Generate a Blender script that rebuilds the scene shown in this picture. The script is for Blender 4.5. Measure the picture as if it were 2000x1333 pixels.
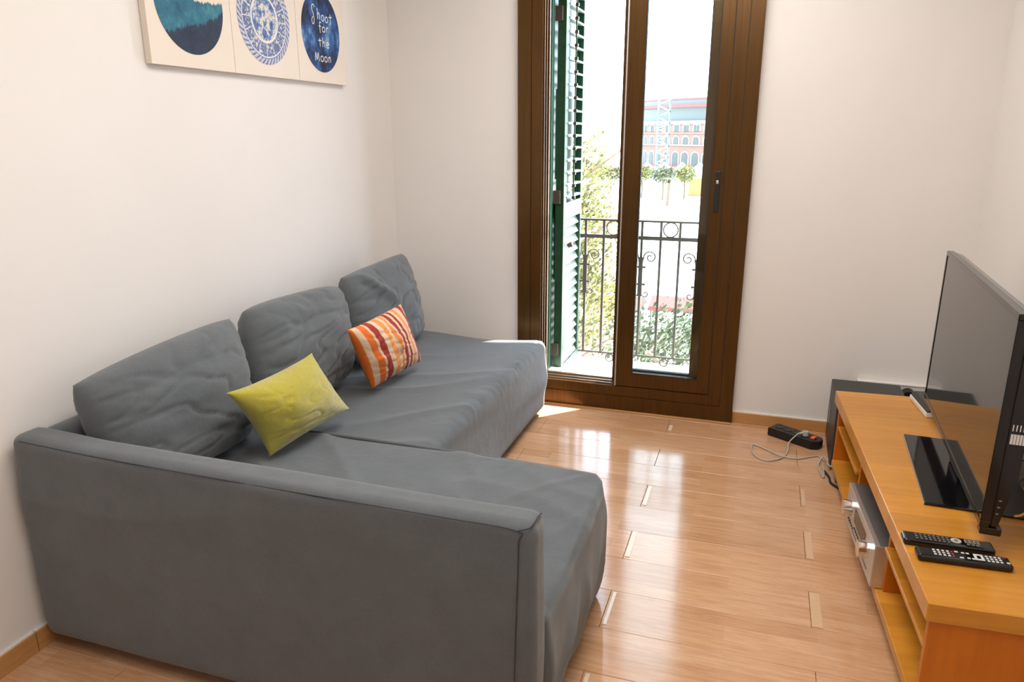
import bpy, bmesh, math, random
from mathutils import Vector, Matrix, noise
C = bpy.context.scene.collection
S = bpy.context.scene
PI = math.pi
for o in list(bpy.data.objects): bpy.data.objects.remove(o)

# ------------------------------------------------------------------ camera, light, exposure
cam = bpy.data.cameras.new('camera'); cam.sensor_width = 36.0; cam.lens = 36.0 * 1443.5 / 2000
cam.clip_start = 0.05; cam.clip_end = 3000
co = bpy.data.objects.new('camera', cam); C.objects.link(co)
yaw, pit, roll = math.radians(18.528), math.radians(15.8), math.radians(-0.107)
fwd = Vector((-math.sin(yaw)*math.cos(pit), math.cos(yaw)*math.cos(pit), -math.sin(pit)))
rgt = Vector((math.cos(yaw), math.sin(yaw), 0)); up = rgt.cross(fwd)
r2 = math.cos(roll)*rgt + math.sin(roll)*up; u2 = -math.sin(roll)*rgt + math.cos(roll)*up
co.matrix_world = Matrix(((r2.x, u2.x, -fwd.x, 0), (r2.y, u2.y, -fwd.y, 0), (r2.z, u2.z, -fwd.z, 1.42), (0, 0, 0, 1)))
S.camera = co

w = bpy.data.worlds.new('sky'); S.world = w; w.use_nodes = True
bg = w.node_tree.nodes['Background']; bg.inputs[0].default_value = (0.71, 0.83, 1.0, 1); bg.inputs[1].default_value = 8.8

sun = bpy.data.lights.new('sun', 'SUN'); sun.energy = 20; sun.angle = math.radians(0.55); sun.color = (1, 0.95, 0.86)
so = bpy.data.objects.new('sun', sun); C.objects.link(so)
so.rotation_euler = Vector((-0.30, -0.30, -0.91)).to_track_quat('-Z', 'Y').to_euler()

al = bpy.data.lights.new('ceiling_light', 'AREA'); al.shape = 'RECTANGLE'; al.size = 1.0; al.size_y = 3.4
al.energy = 58; al.color = (1.0, 0.935, 0.865)
ao = bpy.data.objects.new('ceiling_light', al); C.objects.link(ao); ao.location = (-0.36, 1.6, 2.56)

vs = S.view_settings; vs.view_transform = 'Standard'; vs.look = 'None'; vs.exposure = 0.08; vs.gamma = 1.0
vs.use_curve_mapping = False

# ------------------------------------------------------------------ helpers: nodes and materials
class N:
    def __init__(s, name):
        s.m = bpy.data.materials.new(name); s.m.use_nodes = True; s.t = s.m.node_tree
        s.b = s.t.nodes['Principled BSDF']; s.out = s.t.nodes['Material Output']
    def n(s, kind, **kw):
        x = s.t.nodes.new(kind)
        for k, v in kw.items():
            if k in x.inputs.keys(): x.inputs[k].default_value = v
            else: setattr(x, k, v)
        return x
    def l(s, a, b): s.t.links.new(a, b)
    def coord(s, kind='Object', scale=(1, 1, 1), rot=(0, 0, 0)):
        tc = s.n('ShaderNodeTexCoord'); mp = s.n('ShaderNodeMapping')
        s.l(tc.outputs[kind], mp.inputs[0]); mp.inputs['Scale'].default_value = scale; mp.inputs['Rotation'].default_value = rot
        return mp.outputs[0]
    def world(s, scale=(1, 1, 1)):
        g = s.n('ShaderNodeNewGeometry'); mp = s.n('ShaderNodeMapping'); mp.inputs['Scale'].default_value = scale
        s.l(g.outputs['Position'], mp.inputs[0]); return mp.outputs[0]
    def noise(s, vec, scale=5, detail=4, rough=0.5):
        x = s.n('ShaderNodeTexNoise'); s.l(vec, x.inputs['Vector'])
        x.inputs['Scale'].default_value = scale; x.inputs['Detail'].default_value = detail; x.inputs['Roughness'].default_value = rough
        return x.outputs['Fac']
    def ramp(s, fac, stops):
        r = s.n('ShaderNodeValToRGB'); s.l(fac, r.inputs[0]); e = r.color_ramp.elements
        while len(e) < len(stops): e.new(0.5)
        for i, (p, c) in enumerate(stops): e[i].position = p; e[i].color = (*c, 1)
        return r.outputs[0]
    def mix(s, a, b, fac, mode='MIX'):
        x = s.n('ShaderNodeMix', data_type='RGBA', blend_type=mode)
        if isinstance(fac, (int, float)): x.inputs[0].default_value = fac
        else: s.l(fac, x.inputs[0])
        for i, v in ((6, a), (7, b)):
            if isinstance(v, tuple): x.inputs[i].default_value = (*v, 1)
            else: s.l(v, x.inputs[i])
        return x.outputs[2]
    def math(s, op, a, b=0.0):
        x = s.n('ShaderNodeMath', operation=op)
        for i, v in ((0, a), (1, b)):
            if isinstance(v, (int, float)): x.inputs[i].default_value = v
            else: s.l(v, x.inputs[i])
        return x.outputs[0]
    def bump(s, h, strength=0.3, dist=0.01):
        b = s.n('ShaderNodeBump'); b.inputs['Strength'].default_value = strength; b.inputs['Distance'].default_value = dist
        s.l(h, b.inputs['Height']); s.l(b.outputs[0], s.b.inputs['Normal'])

def plain(name, col, rough=0.5, metal=0.0, spec=0.5, var=0.06, scale=30, bump=0.0, bscale=200):
    k = N(name); k.b.inputs['Roughness'].default_value = rough; k.b.inputs['Metallic'].default_value = metal
    k.b.inputs['Specular IOR Level'].default_value = spec
    v = k.world(); f = k.noise(v, scale, 3)
    k.l(k.ramp(f, [(0.25, tuple(c*(1-var) for c in col)), (0.75, tuple(min(1, c*(1+var)) for c in col))]), k.b.inputs['Base Color'])
    if bump: k.bump(k.noise(v, bscale, 3), bump, 0.002)
    return k.m

M = {}
M['wall'] = plain('wall_paint', (0.80, 0.775, 0.752), 0.75, var=0.015, scale=3, bump=0.12, bscale=60)
M['ceiling'] = plain('ceiling_paint', (0.88, 0.87, 0.85), 0.8, var=0.01)
M['white'] = plain('white_plastic', (0.75, 0.73, 0.70), 0.4, var=0.02)
M['black'] = plain('black_plastic', (0.010, 0.010, 0.011), 0.38, var=0.1)
M['gloss_black'] = plain('gloss_black_plastic', (0.005, 0.005, 0.006), 0.1, var=0.1)
M['speaker'] = plain('black_vinyl', (0.026, 0.026, 0.026), 0.42, var=0.1, bump=0.25, bscale=500)
M['silver'] = plain('brushed_silver', (0.62, 0.60, 0.57), 0.34, 0.75, var=0.04, scale=120)
M['dark_silver'] = plain('grey_metal_lid', (0.20, 0.21, 0.22), 0.4, 0.6)
M['silver_dark'] = plain('dull_aluminium', (0.22, 0.20, 0.18), 0.35, 0.8)
M['chrome'] = plain('polished_metal', (0.80, 0.79, 0.77), 0.16, 1.0, var=0.02)
M['grey_cable'] = plain('grey_cable', (0.46, 0.44, 0.40), 0.45)
M['orange'] = plain('orange_plastic', (0.80, 0.17, 0.03), 0.4)
M['amber_cable'] = plain('amber_cable', (0.75, 0.30, 0.05), 0.4)
M['red'] = plain('red_key', (0.42, 0.03, 0.03), 0.4)
M['key'] = plain('pale_key', (0.62, 0.62, 0.60), 0.5)
M['dim_key'] = plain('dim_key', (0.16, 0.15, 0.12), 0.5)
M['iron'] = plain('wrought_iron', (0.075, 0.055, 0.045), 0.55, 0.2, bump=0.2)
M['rubber'] = plain('rubber_seal', (0.012, 0.012, 0.012), 0.6)
M['tape'] = plain('pale_tape', (0.74, 0.62, 0.48), 0.25, var=0.05, scale=80)

M['tape_dull'] = plain('brown_tape', (0.62, 0.41, 0.245), 0.3, var=0.05, scale=80)  # browner tape tone for the strips on the right
def make_bronze():
    k = N('bronze_aluminium'); v = k.world((60, 60, 1.2))
    f = k.noise(v, 3, 3)
    k.l(k.ramp(f, [(0.3, (0.080, 0.035, 0.006)), (0.7, (0.115, 0.052, 0.009))]), k.b.inputs['Base Color'])
    k.b.inputs['Metallic'].default_value = 0.55; k.b.inputs['Roughness'].default_value = 0.27
    k.bump(f, 0.04, 0.001); return k.m
M['bronze'] = make_bronze()

def make_green():
    k = N('green_shutter_paint'); v = k.world()
    k.l(k.ramp(k.noise(v, 25, 3), [(0.3, (0.010, 0.045, 0.022)), (0.7, (0.016, 0.070, 0.032))]), k.b.inputs['Base Color'])
    k.b.inputs['Roughness'].default_value = 0.35; return k.m
M['green'] = make_green()
M['slat'] = plain('pale_green_slat', (0.16, 0.19, 0.16), 0.4, var=0.12, scale=40)  # slats paler and greyer than the green frame

def make_floor():
    k = N('beech_laminate'); g = k.n('ShaderNodeNewGeometry'); oi = k.n('ShaderNodeObjectInfo')
    mp = k.n('ShaderNodeMapping'); k.l(g.outputs['Position'], mp.inputs[0])
    mp.inputs['Location'].default_value = (0.0, 0.076, 0)
    br = k.n('ShaderNodeTexBrick', offset=0.37, offset_frequency=2)
    br.inputs['Scale'].default_value = 1.0; br.inputs['Brick Width'].default_value = 0.41; br.inputs['Row Height'].default_value = 0.194/3
    br.inputs['Mortar Size'].default_value = 0.0; br.inputs['Bias'].default_value = 0.0
    br.inputs['Color1'].default_value = (0, 0, 0, 1); br.inputs['Color2'].default_value = (1, 1, 1, 1)
    k.l(mp.outputs[0], br.inputs['Vector'])
    tone = k.ramp(br.outputs['Color'], [(0.0, (0.545, 0.315, 0.175)), (0.5, (0.60, 0.362, 0.21)), (1.0, (0.645, 0.405, 0.247))])
    v = k.world((2.2, 26, 1)); gr = k.noise(v, 3.2, 6, 0.6)
    c = k.mix(tone, k.ramp(gr, [(0.3, (0.78, 0.69, 0.60)), (0.60, (1, 1, 1))]), 0.85, 'MULTIPLY')
    v2 = k.world((60, 500, 1)); c = k.mix(c, k.ramp(k.noise(v2, 1.0, 2), [(0.35, (0.90, 0.86, 0.82)), (0.6, (1, 1, 1))]), 0.5, 'MULTIPLY')
    c = k.mix(c, k.ramp(oi.outputs['Random'], [(0.0, (0.95, 0.94, 0.93)), (1.0, (1.04, 1.02, 1.0))]), 1.0, 'MULTIPLY')
    k.l(c, k.b.inputs['Base Color'])
    k.b.inputs['Specular IOR Level'].default_value = 0.52
    rr = k.n('ShaderNodeMapRange'); k.l(k.noise(k.world(), 4, 3), rr.inputs[0]); rr.inputs[3].default_value = 0.09; rr.inputs[4].default_value = 0.17
    k.l(rr.outputs[0], k.b.inputs['Roughness'])
    k.bump(k.noise(k.world((1, 3, 1)), 5, 2), 0.05, 0.006)
    return k.m
M['floor'] = make_floor()

def make_wood(name, a, b, rough, scale=(3, 40, 40), coord='Object', board=0.0):
    k = N(name); v = k.coord(coord, scale); f = k.noise(v, 1.2, 6, 0.6)
    c = k.ramp(f, [(0.25, a), (0.75, b)])
    if board:
        v3 = k.coord(coord, (1, 1, 1)); br = k.n('ShaderNodeTexBrick', offset=0.41); k.l(v3, br.inputs['Vector'])
        br.inputs['Scale'].default_value = 1; br.inputs['Brick Width'].default_value = 0.9; br.inputs['Row Height'].default_value = board
        br.inputs['Mortar Size'].default_value = 0; br.inputs['Color1'].default_value = (0.88, 0.86, 0.82, 1); br.inputs['Color2'].default_value = (1.08, 1.06, 1.02, 1)
        c = k.mix(c, br.outputs['Color'], 1.0, 'MULTIPLY')
    v2 = k.coord(coord, (1, 1, 1)); c = k.mix(c, k.ramp(k.noise(v2, 14, 3), [(0.35, (0.93, 0.9, 0.86)), (0.7, (1, 1, 1))]), 0.8, 'MULTIPLY')
    k.l(c, k.b.inputs['Base Color']); k.b.inputs['Roughness'].default_value = rough
    return k.m
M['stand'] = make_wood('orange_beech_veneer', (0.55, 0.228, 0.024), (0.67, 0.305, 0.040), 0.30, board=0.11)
M['stand_shaded'] = make_wood('orange_beech_shaded', (0.50, 0.135, 0.004), (0.60, 0.178, 0.007), 0.36, (40, 40, 3))  # same veneer for sides and dividers, darkened so shade is in the colour
M['base_wood'] = make_wood('baseboard_beech', (0.50, 0.25, 0.085), (0.60, 0.32, 0.12), 0.3, (4, 4, 60))
M['leg_wood'] = plain('orange_wood', (0.62, 0.20, 0.05), 0.45)

def make_fabric(name, a, b, scale=900, bump=0.35, sheen=0.3, mott=12):
    k = N(name); v = k.coord('Object')
    f = k.noise(v, scale, 2, 0.7); f2 = k.noise(v, mott, 5, 0.6); f3 = k.noise(v, 160, 3, 0.7)
    c = k.ramp(k.math('ADD', k.math('MULTIPLY', f, 0.45), k.math('ADD', k.math('MULTIPLY', f2, 0.3), k.math('MULTIPLY', f3, 0.25))), [(0.35, a), (0.65, b)])
    k.l(c, k.b.inputs['Base Color']); k.b.inputs['Roughness'].default_value = 0.92
    k.b.inputs['Specular IOR Level'].default_value = 0.15
    k.b.inputs['Sheen Weight'].default_value = sheen; k.b.inputs['Sheen Roughness'].default_value = 0.5
    k.bump(k.math('ADD', k.math('MULTIPLY', f, 0.25), k.math('MULTIPLY', k.noise(v, 22, 4, 0.55), 1.0)), bump, 0.008)
    return k.m
M['sofa'] = make_fabric('grey_sofa_cotton', (0.092, 0.104, 0.114), (0.132, 0.148, 0.161))
M['seam'] = plain('dark_seam', (0.045, 0.046, 0.048), 0.9)
M['lime'] = make_fabric('lime_velvet', (0.34, 0.29, 0.022), (0.50, 0.435, 0.045), 500, 0.5, 0.6, 8)

def make_stripes():
    k = N('striped_cotton'); tc = k.n('ShaderNodeTexCoord'); sp = k.n('ShaderNodeSeparateXYZ'); k.l(tc.outputs['UV'], sp.inputs[0])
    r = k.n('ShaderNodeValToRGB'); k.l(sp.outputs['X'], r.inputs[0]); r.color_ramp.interpolation = 'CONSTANT'
    cr, og, rd, lo = (0.74, 0.55, 0.38), (0.80, 0.17, 0.02), (0.36, 0.035, 0.018), (0.82, 0.30, 0.08)
    st = [(0.0, og), (0.035, cr), (0.105, og), (0.185, cr), (0.215, rd), (0.30, cr), (0.365, lo), (0.44, cr), (0.485, lo), (0.53, cr),
          (0.555, rd), (0.615, cr), (0.655, rd), (0.70, cr), (0.745, lo), (0.80, cr), (0.875, rd), (0.945, cr), (0.965, lo)]
    e = r.color_ramp.elements
    while len(e) < len(st): e.new(0.5)
    for i, (p, c) in enumerate(st): e[i].position = p; e[i].color = (*c, 1)
    v = k.coord('Object'); wv = k.noise(v, 700, 2)
    c = k.mix(r.outputs[0], k.ramp(wv, [(0.3, (0.8, 0.8, 0.8)), (0.7, (1, 1, 1))]), 0.6, 'MULTIPLY')
    k.l(c, k.b.inputs['Base Color']); k.b.inputs['Roughness'].default_value = 0.9; k.bump(wv, 0.3, 0.002); return k.m
M['stripe'] = make_stripes()

def make_glass(name, col=(0.93, 0.97, 0.96), rough=0.0):
    k = N(name); t = k.t; tr = k.n('ShaderNodeBsdfTransparent'); gl = k.n('ShaderNodeBsdfGlossy'); mx = k.n('ShaderNodeMixShader'); fr = k.n('ShaderNodeFresnel')
    tr.inputs[0].default_value = (*col, 1); gl.inputs['Roughness'].default_value = 0.02; fr.inputs[0].default_value = 1.5
    k.l(fr.outputs[0], mx.inputs[0]); k.l(tr.outputs[0], mx.inputs[1]); k.l(gl.outputs[0], mx.inputs[2]); k.l(mx.outputs[0], k.out.inputs[0])
    return k.m
M['glass'] = make_glass('clear_glass')
def make_screen():
    k = N('dark_screen'); k.b.inputs['Base Color'].default_value = (0.012, 0.012, 0.012, 1)
    k.b.inputs['Roughness'].default_value = 0.05; k.b.inputs['Specular IOR Level'].default_value = 0.55
    k.b.inputs['IOR'].default_value = 1.6
    return k.m
M['screen'] = make_screen()

# ------------------------------------------------------------------ helpers: geometry
def obj(name, bm, mat, parent=None, smooth=False, keep=False):
    me = bpy.data.meshes.new(name); bm.to_mesh(me); bm.free()
    if mat is not None:
        for mm in (mat if isinstance(mat, (list, tuple)) else [mat]): me.materials.append(mm)
    if smooth:
        for p in me.polygons: p.use_smooth = True
    o = bpy.data.objects.new(name, me); C.objects.link(o)
    if parent is not None: o.parent = parent
    return o
def tag(o, label=None, cat=None, group=None, kind=None):
    if label: o['label'] = label
    if cat: o['category'] = cat
    if group: o['group'] = group
    if kind: o['kind'] = kind
    return o
def thing(name, label, cat, group=None, loc=(0, 0, 0), rz=0):
    o = bpy.data.objects.new(name, None); C.objects.link(o); o.location = loc; o.rotation_euler = (0, 0, rz)
    return tag(o, label, cat, group)
def struct(o): o['kind'] = 'structure'; return o
def box(bm, x0, x1, y0, y1, z0, z1, bev=0.0, seg=2):
    vs_ = [bm.verts.new(p) for p in ((x0,y0,z0),(x1,y0,z0),(x1,y1,z0),(x0,y1,z0),(x0,y0,z1),(x1,y0,z1),(x1,y1,z1),(x0,y1,z1))]
    fs = [bm.faces.new([vs_[i] for i in f]) for f in ((0,3,2,1),(4,5,6,7),(0,1,5,4),(1,2,6,5),(2,3,7,6),(3,0,4,7))]
    if bev: bmesh.ops.bevel(bm, geom=list({e for f in fs for e in f.edges}), offset=bev, segments=seg, affect='EDGES', profile=0.5)
    return bm
def B(*a, **k): return box(bmesh.new(), *a, **k)
def prism(bm, pts, axis, a0, a1):
    """pts 2-D outline extruded along axis (0,1,2) from a0 to a1; pts are the other two coordinates in order"""
    def mk(p, a):
        q = list(p); q.insert(axis, a); return bm.verts.new(q)
    A = [mk(p, a0) for p in pts]; Bv = [mk(p, a1) for p in pts]; n = len(pts)
    bm.faces.new(A); bm.faces.new(Bv[::-1])
    for i in range(n): bm.faces.new((A[i], Bv[i], Bv[(i+1) % n], A[(i+1) % n]))
    bmesh.ops.recalc_face_normals(bm, faces=bm.faces); return bm
def cyl(bm, p0, p1, r0, r1=None, n=24):
    p0, p1 = Vector(p0), Vector(p1); r1 = r0 if r1 is None else r1; d = (p1-p0).normalized()
    a = d.orthogonal().normalized(); b = d.cross(a); A = []; Q = []
    for i in range(n):
        t = 2*PI*i/n; u = a*math.cos(t)+b*math.sin(t); A.append(bm.verts.new(p0+u*r0)); Q.append(bm.verts.new(p1+u*r1))
    for i in range(n): bm.faces.new((A[i], A[(i+1) % n], Q[(i+1) % n], Q[i]))
    bm.faces.new(A[::-1]); bm.faces.new(Q); return bm
def smooth_path(pts, k=8):
    P = [Vector(p) for p in pts]; out = []
    for i in range(len(P)-1):
        p0, p1, p2, p3 = P[max(i-1, 0)], P[i], P[i+1], P[min(i+2, len(P)-1)]
        for j in range(k):
            t = j/k; out.append(0.5*((2*p1)+(p2-p0)*t+(2*p0-5*p1+4*p2-p3)*t*t+(3*p1-p0-3*p2+p3)*t**3))
    out.append(P[-1]); return out
def tube(bm, pts, r, n=8, smooth=0):
    P = smooth_path(pts, smooth) if smooth else [Vector(p) for p in pts]
    rings = []; prev = None
    for i, p in enumerate(P):
        d = (P[min(i+1, len(P)-1)]-P[max(i-1, 0)]).normalized()
        a = d.orthogonal().normalized() if prev is None else (prev-d*prev.dot(d)).normalized()
        prev = a; b = d.cross(a)
        rings.append([bm.verts.new(p+(a*math.cos(2*PI*j/n)+b*math.sin(2*PI*j/n))*r) for j in range(n)])
    for A, Q in zip(rings, rings[1:]):
        for j in range(n): bm.faces.new((A[j], A[(j+1) % n], Q[(j+1) % n], Q[j]))
    bm.faces.new(rings[0][::-1]); bm.faces.new(rings[-1]); return bm
def T(*a, **k): return tube(bmesh.new(), *a, **k)

# ------------------------------------------------------------------ room shell
YW = 3.685; XR = 0.893
def xl(y): return -1.853 - 0.0225*(y-1.2)         # left wall, very slightly out of square
def slab(name, pts, z0, z1, mat): return struct(obj(name, prism(bmesh.new(), pts, 2, z0, z1), mat))
slab('wall_left', [(xl(-1.7), -1.7), (xl(3.95), 3.95), (xl(3.95)-0.15, 3.95), (xl(-1.7)-0.15, -1.7)], -0.05, 2.62, M['wall'])
slab('wall_right', [(XR, -1.7), (XR+0.15, -1.7), (XR+0.15, 3.95), (XR, 3.95)], -0.05, 2.62, M['wall'])
slab('wall_rear', [(-2.1, -1.7), (XR+0.15, -1.7), (XR+0.15, -1.85), (-2.1, -1.85)], -0.05, 2.62, M['wall'])
wb = bmesh.new()
box(wb, xl(YW), -1.185, YW, 3.93, -0.05, 2.62); box(wb, -0.062, XR, YW, 3.93, -0.05, 2.62); box(wb, -1.185, -0.062, YW, 3.93, 2.27, 2.62)
struct(obj('wall_back', wb, M['wall']))
slab('ceiling', [(-2.2, -1.85), (XR+0.15, -1.85), (XR+0.15, 3.93), (-2.2, 3.93)], 2.62, 2.74, M['ceiling'])

fl = bpy.data.objects.new('floor', None); C.objects.link(fl); struct(fl)
obj('subfloor', B(-2.0, XR+0.1, -1.75, 3.8, -0.06, -0.0085), plain('dark_joint', (0.10, 0.06, 0.03), 0.8), fl)
random.seed(3)
rows = []; y = 1.676
while y > -1.75: y -= 0.194
cache = {}; r = round((y-1.676)/0.194)
while y < YW:
    y1 = min(y+0.194, YW+0.0)
    j0 = -0.355 if r % 2 else 0.245
    xs = [j0+1.2*i for i in range(-3, 3)]
    for a, b in zip(xs, xs[1:]):
        a = max(a, xl(y)); b = min(b, XR)
        if b-a < 0.03: continue
        key = (round(b-a, 4), round(y1-y, 4))
        if key not in cache:
            bm = B(-(b-a)/2+0.0005, (b-a)/2-0.0005, -(y1-y)/2+0.0005, (y1-y)/2-0.0005, -0.0085, 0.0, bev=0.0012, seg=1)
            me = bpy.data.meshes.new('plank'); bm.to_mesh(me); bm.free(); me.materials.append(M['floor']); cache[key] = me
        o = bpy.data.objects.new('plank', cache[key]); C.objects.link(o); o.parent = fl
        o.location = ((a+b)/2, (y+y1)/2, 0.0)
        if b > -0.9 and y > 1.2: o.rotation_euler = (random.uniform(-.0010, .0010), random.uniform(-.0004, .0004), 0)
    y = y1; r += 1
    if y >= YW-0.001: break
# strips of pale tape over the board ends
for i, (x, ya, yb, wd) in enumerate([(-0.352, 2.272, 2.448, .017), (-0.352, 2.66, 2.83, .014), (-0.352, 1.885, 2.055, .010), (-0.352, 1.50, 1.665, .012),
                                    (0.250, 2.455, 2.645, .022), (0.252, 2.07, 2.25, .030), (0.245, 2.85, 3.00, .015), (-0.350, 3.46, 3.53, .015)]):
    obj('tape_strip', B(x-wd/2+.01, x+wd/2+.01, ya, yb, 0.0005, 0.0016), M['tape'] if x < 0 else M['tape_dull'], fl)

# baseboards (pieces butt together)
bl = bpy.data.objects.new('baseboard_left', None); C.objects.link(bl); struct(bl)
for a, b in ((-1.7, 0.02), (0.022, 1.262), (1.264, 3.67)):
    obj('board', prism(bmesh.new(), [(xl(a), a), (xl(b), b), (xl(b)+0.012, b), (xl(a)+0.012, a)], 2, 0.0, 0.062), M['base_wood'], bl)
    obj('sealant', prism(bmesh.new(), [(xl(a), a), (xl(b), b), (xl(b)+0.009, b), (xl(a)+0.009, a)], 2, 0.062, 0.066), M['white'], bl)
bb = bpy.data.objects.new('baseboard_back', None); C.objects.link(bb); struct(bb)
for a, b in ((-0.056, 0.55), (0.552, XR)):
    obj('board', B(a, b, YW-0.012, YW, 0, 0.055, bev=0.0015, seg=1), M['base_wood'], bb)
    obj('sealant', B(a, b, YW-0.009, YW, 0.055, 0.059), M['white'], bb)
br_ = bpy.data.objects.new('baseboard_right', None); C.objects.link(br_); struct(br_)
obj('board', B(XR-0.012, XR, -1.6, 3.66, 0, 0.055, bev=0.0015, seg=1), M['base_wood'], br_)

# ------------------------------------------------------------------ sliding balcony door
door = bpy.data.objects.new('door_1', None); C.objects.link(door); struct(door)
br = M['bronze']
Y0, Y1 = 3.648, 3.80
def rail_profile(bm, x0, x1, y0, y1, z0, z1): box(bm, x0, x1, y0, y1, z0, z1, bev=0.002, seg=1)
# fixed frame: mitred face architrave built of two stepped bands per side
def mitre(bm, xo0, xo1, zo1, xi0, xi1, zo0, zi0, zi1, yf, yb, side):
    pts = {'L': [(xo0, zo0), (xi0, zi0), (xi0, zi1), (xo0, zo1)], 'R': [(xo1, zo0), (xi1, zi0), (xi1, zi1), (xo1, zo1)],
           'B': [(xo0, zo0), (xo1, zo0), (xi1, zi0), (xi0, zi0)], 'T': [(xo0, zo1), (xo1, zo1), (xi1, zi1), (xi0, zi1)]}[side]
    prism(bm, pts, 1, yf, yb); bmesh.ops.recalc_face_normals(bm, faces=bm.faces)
for side, nm in (('L', 'frame_left'), ('R', 'frame_right'), ('B', 'threshold'), ('T', 'frame_head')):
    bm = bmesh.new()
    mitre(bm, -1.190, -0.057, 2.262, -1.122, -0.118, 0.0, 0.082, 2.19, Y0, Y1, side)
    mitre(bm, -1.1205, -0.1195, 2.1885, -1.066, -0.180, 0.0835, 0.136, 2.13, Y0+0.004, Y1, side)
    obj('frame_piece', bm, br, door)['label'] = {'L': 'left upright of the door frame', 'R': 'right upright of the door frame', 'B': 'bottom sill of the door frame', 'T': 'top of the door frame'}[side]
bm = bmesh.new()
for yy in (3.672, 3.712, 3.757): box(bm, -1.062, -0.182, yy, yy+0.004, 0.134, 0.144)
obj('track', bm, M['silver_dark'], door)
bm = bmesh.new()
for yy in (3.668, 3.708, 3.752): box(bm, -1.066, -1.058, yy, yy+0.004, 0.136, 2.13)
obj('jamb_channel', bm, br, door)
obj('frame_edge', B(-0.121, -0.1185, Y0-0.001, Y0+0.004, 0.083, 2.19), M['rubber'], door)
obj('seam', B(-0.1830, -0.1795, Y0-0.001, Y0+0.02, 0.138, 2.13), M['rubber'], door)
obj('floor_strip', B(-1.19, -0.057, 3.628, Y0, 0.0, 0.006, bev=0.002), M['base_wood'], door)
def leaf(name, x0, x1, y, th, sl, sr, sb):
    L = bpy.data.objects.new(name, None); C.objects.link(L); L.parent = door
    z0, z1 = 0.140, 2.125
    def pz(pts, nm):
        bm = prism(bmesh.new(), pts, 1, y, y+th)
        bmesh.ops.bevel(bm, geom=bm.edges[:], offset=0.0018, segments=2, affect='EDGES'); return obj(nm, bm, br, L)
    pz([(x0, z0), (x0+sl, z0+sb), (x0+sl, z1-0.07), (x0, z1)], 'stile'); pz([(x1, z0), (x1-sr, z0+sb), (x1-sr, z1-0.07), (x1, z1)], 'stile')
    pz([(x0, z0), (x1, z0), (x1-sr, z0+sb), (x0+sl, z0+sb)], 'rail'); pz([(x0, z1), (x1, z1), (x1-sr, z1-0.07), (x0+sl, z1-0.07)], 'rail')
    bm = bmesh.new(); g = 0.004; a, b, c, d = x0+sl, x1-sr, z0+sb, z1-0.07
    box(bm, a, a+g, y+0.004, y+th-0.004, c, d); box(bm, b-g, b, y+0.004, y+th-0.004, c, d); box(bm, a+g, b-g, y+0.004, y+th-0.004, c, c+g); box(bm, a+g, b-g, y+0.004, y+th-0.004, d-g, d)
    obj('gasket', bm, M['rubber'], L)
    obj('pane', B(x0+sl+.004, x1-sr-.004, y+th/2-0.003, y+th/2+0.003, z0+sb+.004, z1-0.074), M['glass'], L)
    return L
L1 = leaf('sliding_leaf', -0.655, -0.1815, 3.652, 0.034, 0.082, 0.056, 0.070)
L2 = leaf('sliding_leaf', -0.684, -0.205, 3.716, 0.034, 0.078, 0.078, 0.070)
L1['label'] = 'front glazed leaf with the black grip'; L2['label'] = 'rear glazed leaf pushed behind the front one'
obj('edge_trim', B(-0.6575, -0.651, 3.646, 3.652, 0.14, 2.12), M['silver'], L1)
hb = B(-0.220, -0.196, 3.6475, 3.6535, 1.053, 1.243, bev=0.0025)
bmesh.ops.translate(hb, verts=hb.verts, vec=(0, 0, 0))
h = obj('grip', hb, M['black'], L1); h['label'] = 'black recessed grip'
obj('grip_catch', B(-0.214, -0.203, 3.644, 3.648, 1.185, 1.20, bev=0.001), M['chrome'], L1)

# ------------------------------------------------------------------ balcony, shutter, railing
outer = plain('outer_render', (0.72, 0.70, 0.66), 0.8)
balc = struct(obj('trim_1', B(-1.6, 0.4, 3.93, 4.55, -0.18, 0.0), plain('pale_balcony_tiles', (0.62, 0.58, 0.54), 0.6)))
balc['label'] = 'pale tiled balcony slab'
bm = bmesh.new(); box(bm, -1.185, -0.062, 3.80, 3.93, -0.05, 0.115); struct(obj('trim_2', bm, outer))
struct(obj('trim_3', B(-1.9, 0.9, 3.93, 4.27, 2.98, 3.15), outer))
struct(obj('trim_4', B(-2.2, 1.0, 3.69, 3.93, 2.62, 3.6), outer))
sh = thing('louvred_shutter', 'green louvred wooden shutter folded open outside the balcony door', 'shutter')
g = M['green']
SX0, SX1 = -1.068, -1.022
obj('stile', B(SX0, SX1, 3.935, 3.995, 0.06, 2.24, bev=0.003), g, sh)
obj('stile', B(SX0, SX1, 4.325, 4.36, 0.06, 2.24, bev=0.003), g, sh)
obj('rail', B(SX0, SX1, 3.995, 4.325, 0.06, 0.115, bev=0.002), g, sh)
obj('rail', B(SX0, SX1, 3.995, 4.325, 0.955, 1.045, bev=0.002), g, sh)
obj('rail', B(SX0, SX1, 3.995, 4.325, 2.18, 2.24, bev=0.002), g, sh)
def slat_mesh(dep, th, tilt):
    bm = B(-dep/2, dep/2, 3.997, 4.323, -th/2, th/2, bev=0.0015, seg=1)
    bmesh.ops.rotate(bm, verts=bm.verts, cent=(0, 0, 0), matrix=Matrix.Rotation(tilt, 3, 'Y')); return bm
me_u = bpy.data.meshes.new('slat'); b_ = slat_mesh(0.046, 0.010, math.radians(8)); b_.to_mesh(me_u); b_.free(); me_u.materials.append(M['slat'])
me_l = bpy.data.meshes.new('slat'); b_ = slat_mesh(0.056, 0.008, math.radians(62)); b_.to_mesh(me_l); b_.free(); me_l.materials.append(M['slat'])
z = 1.075
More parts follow.
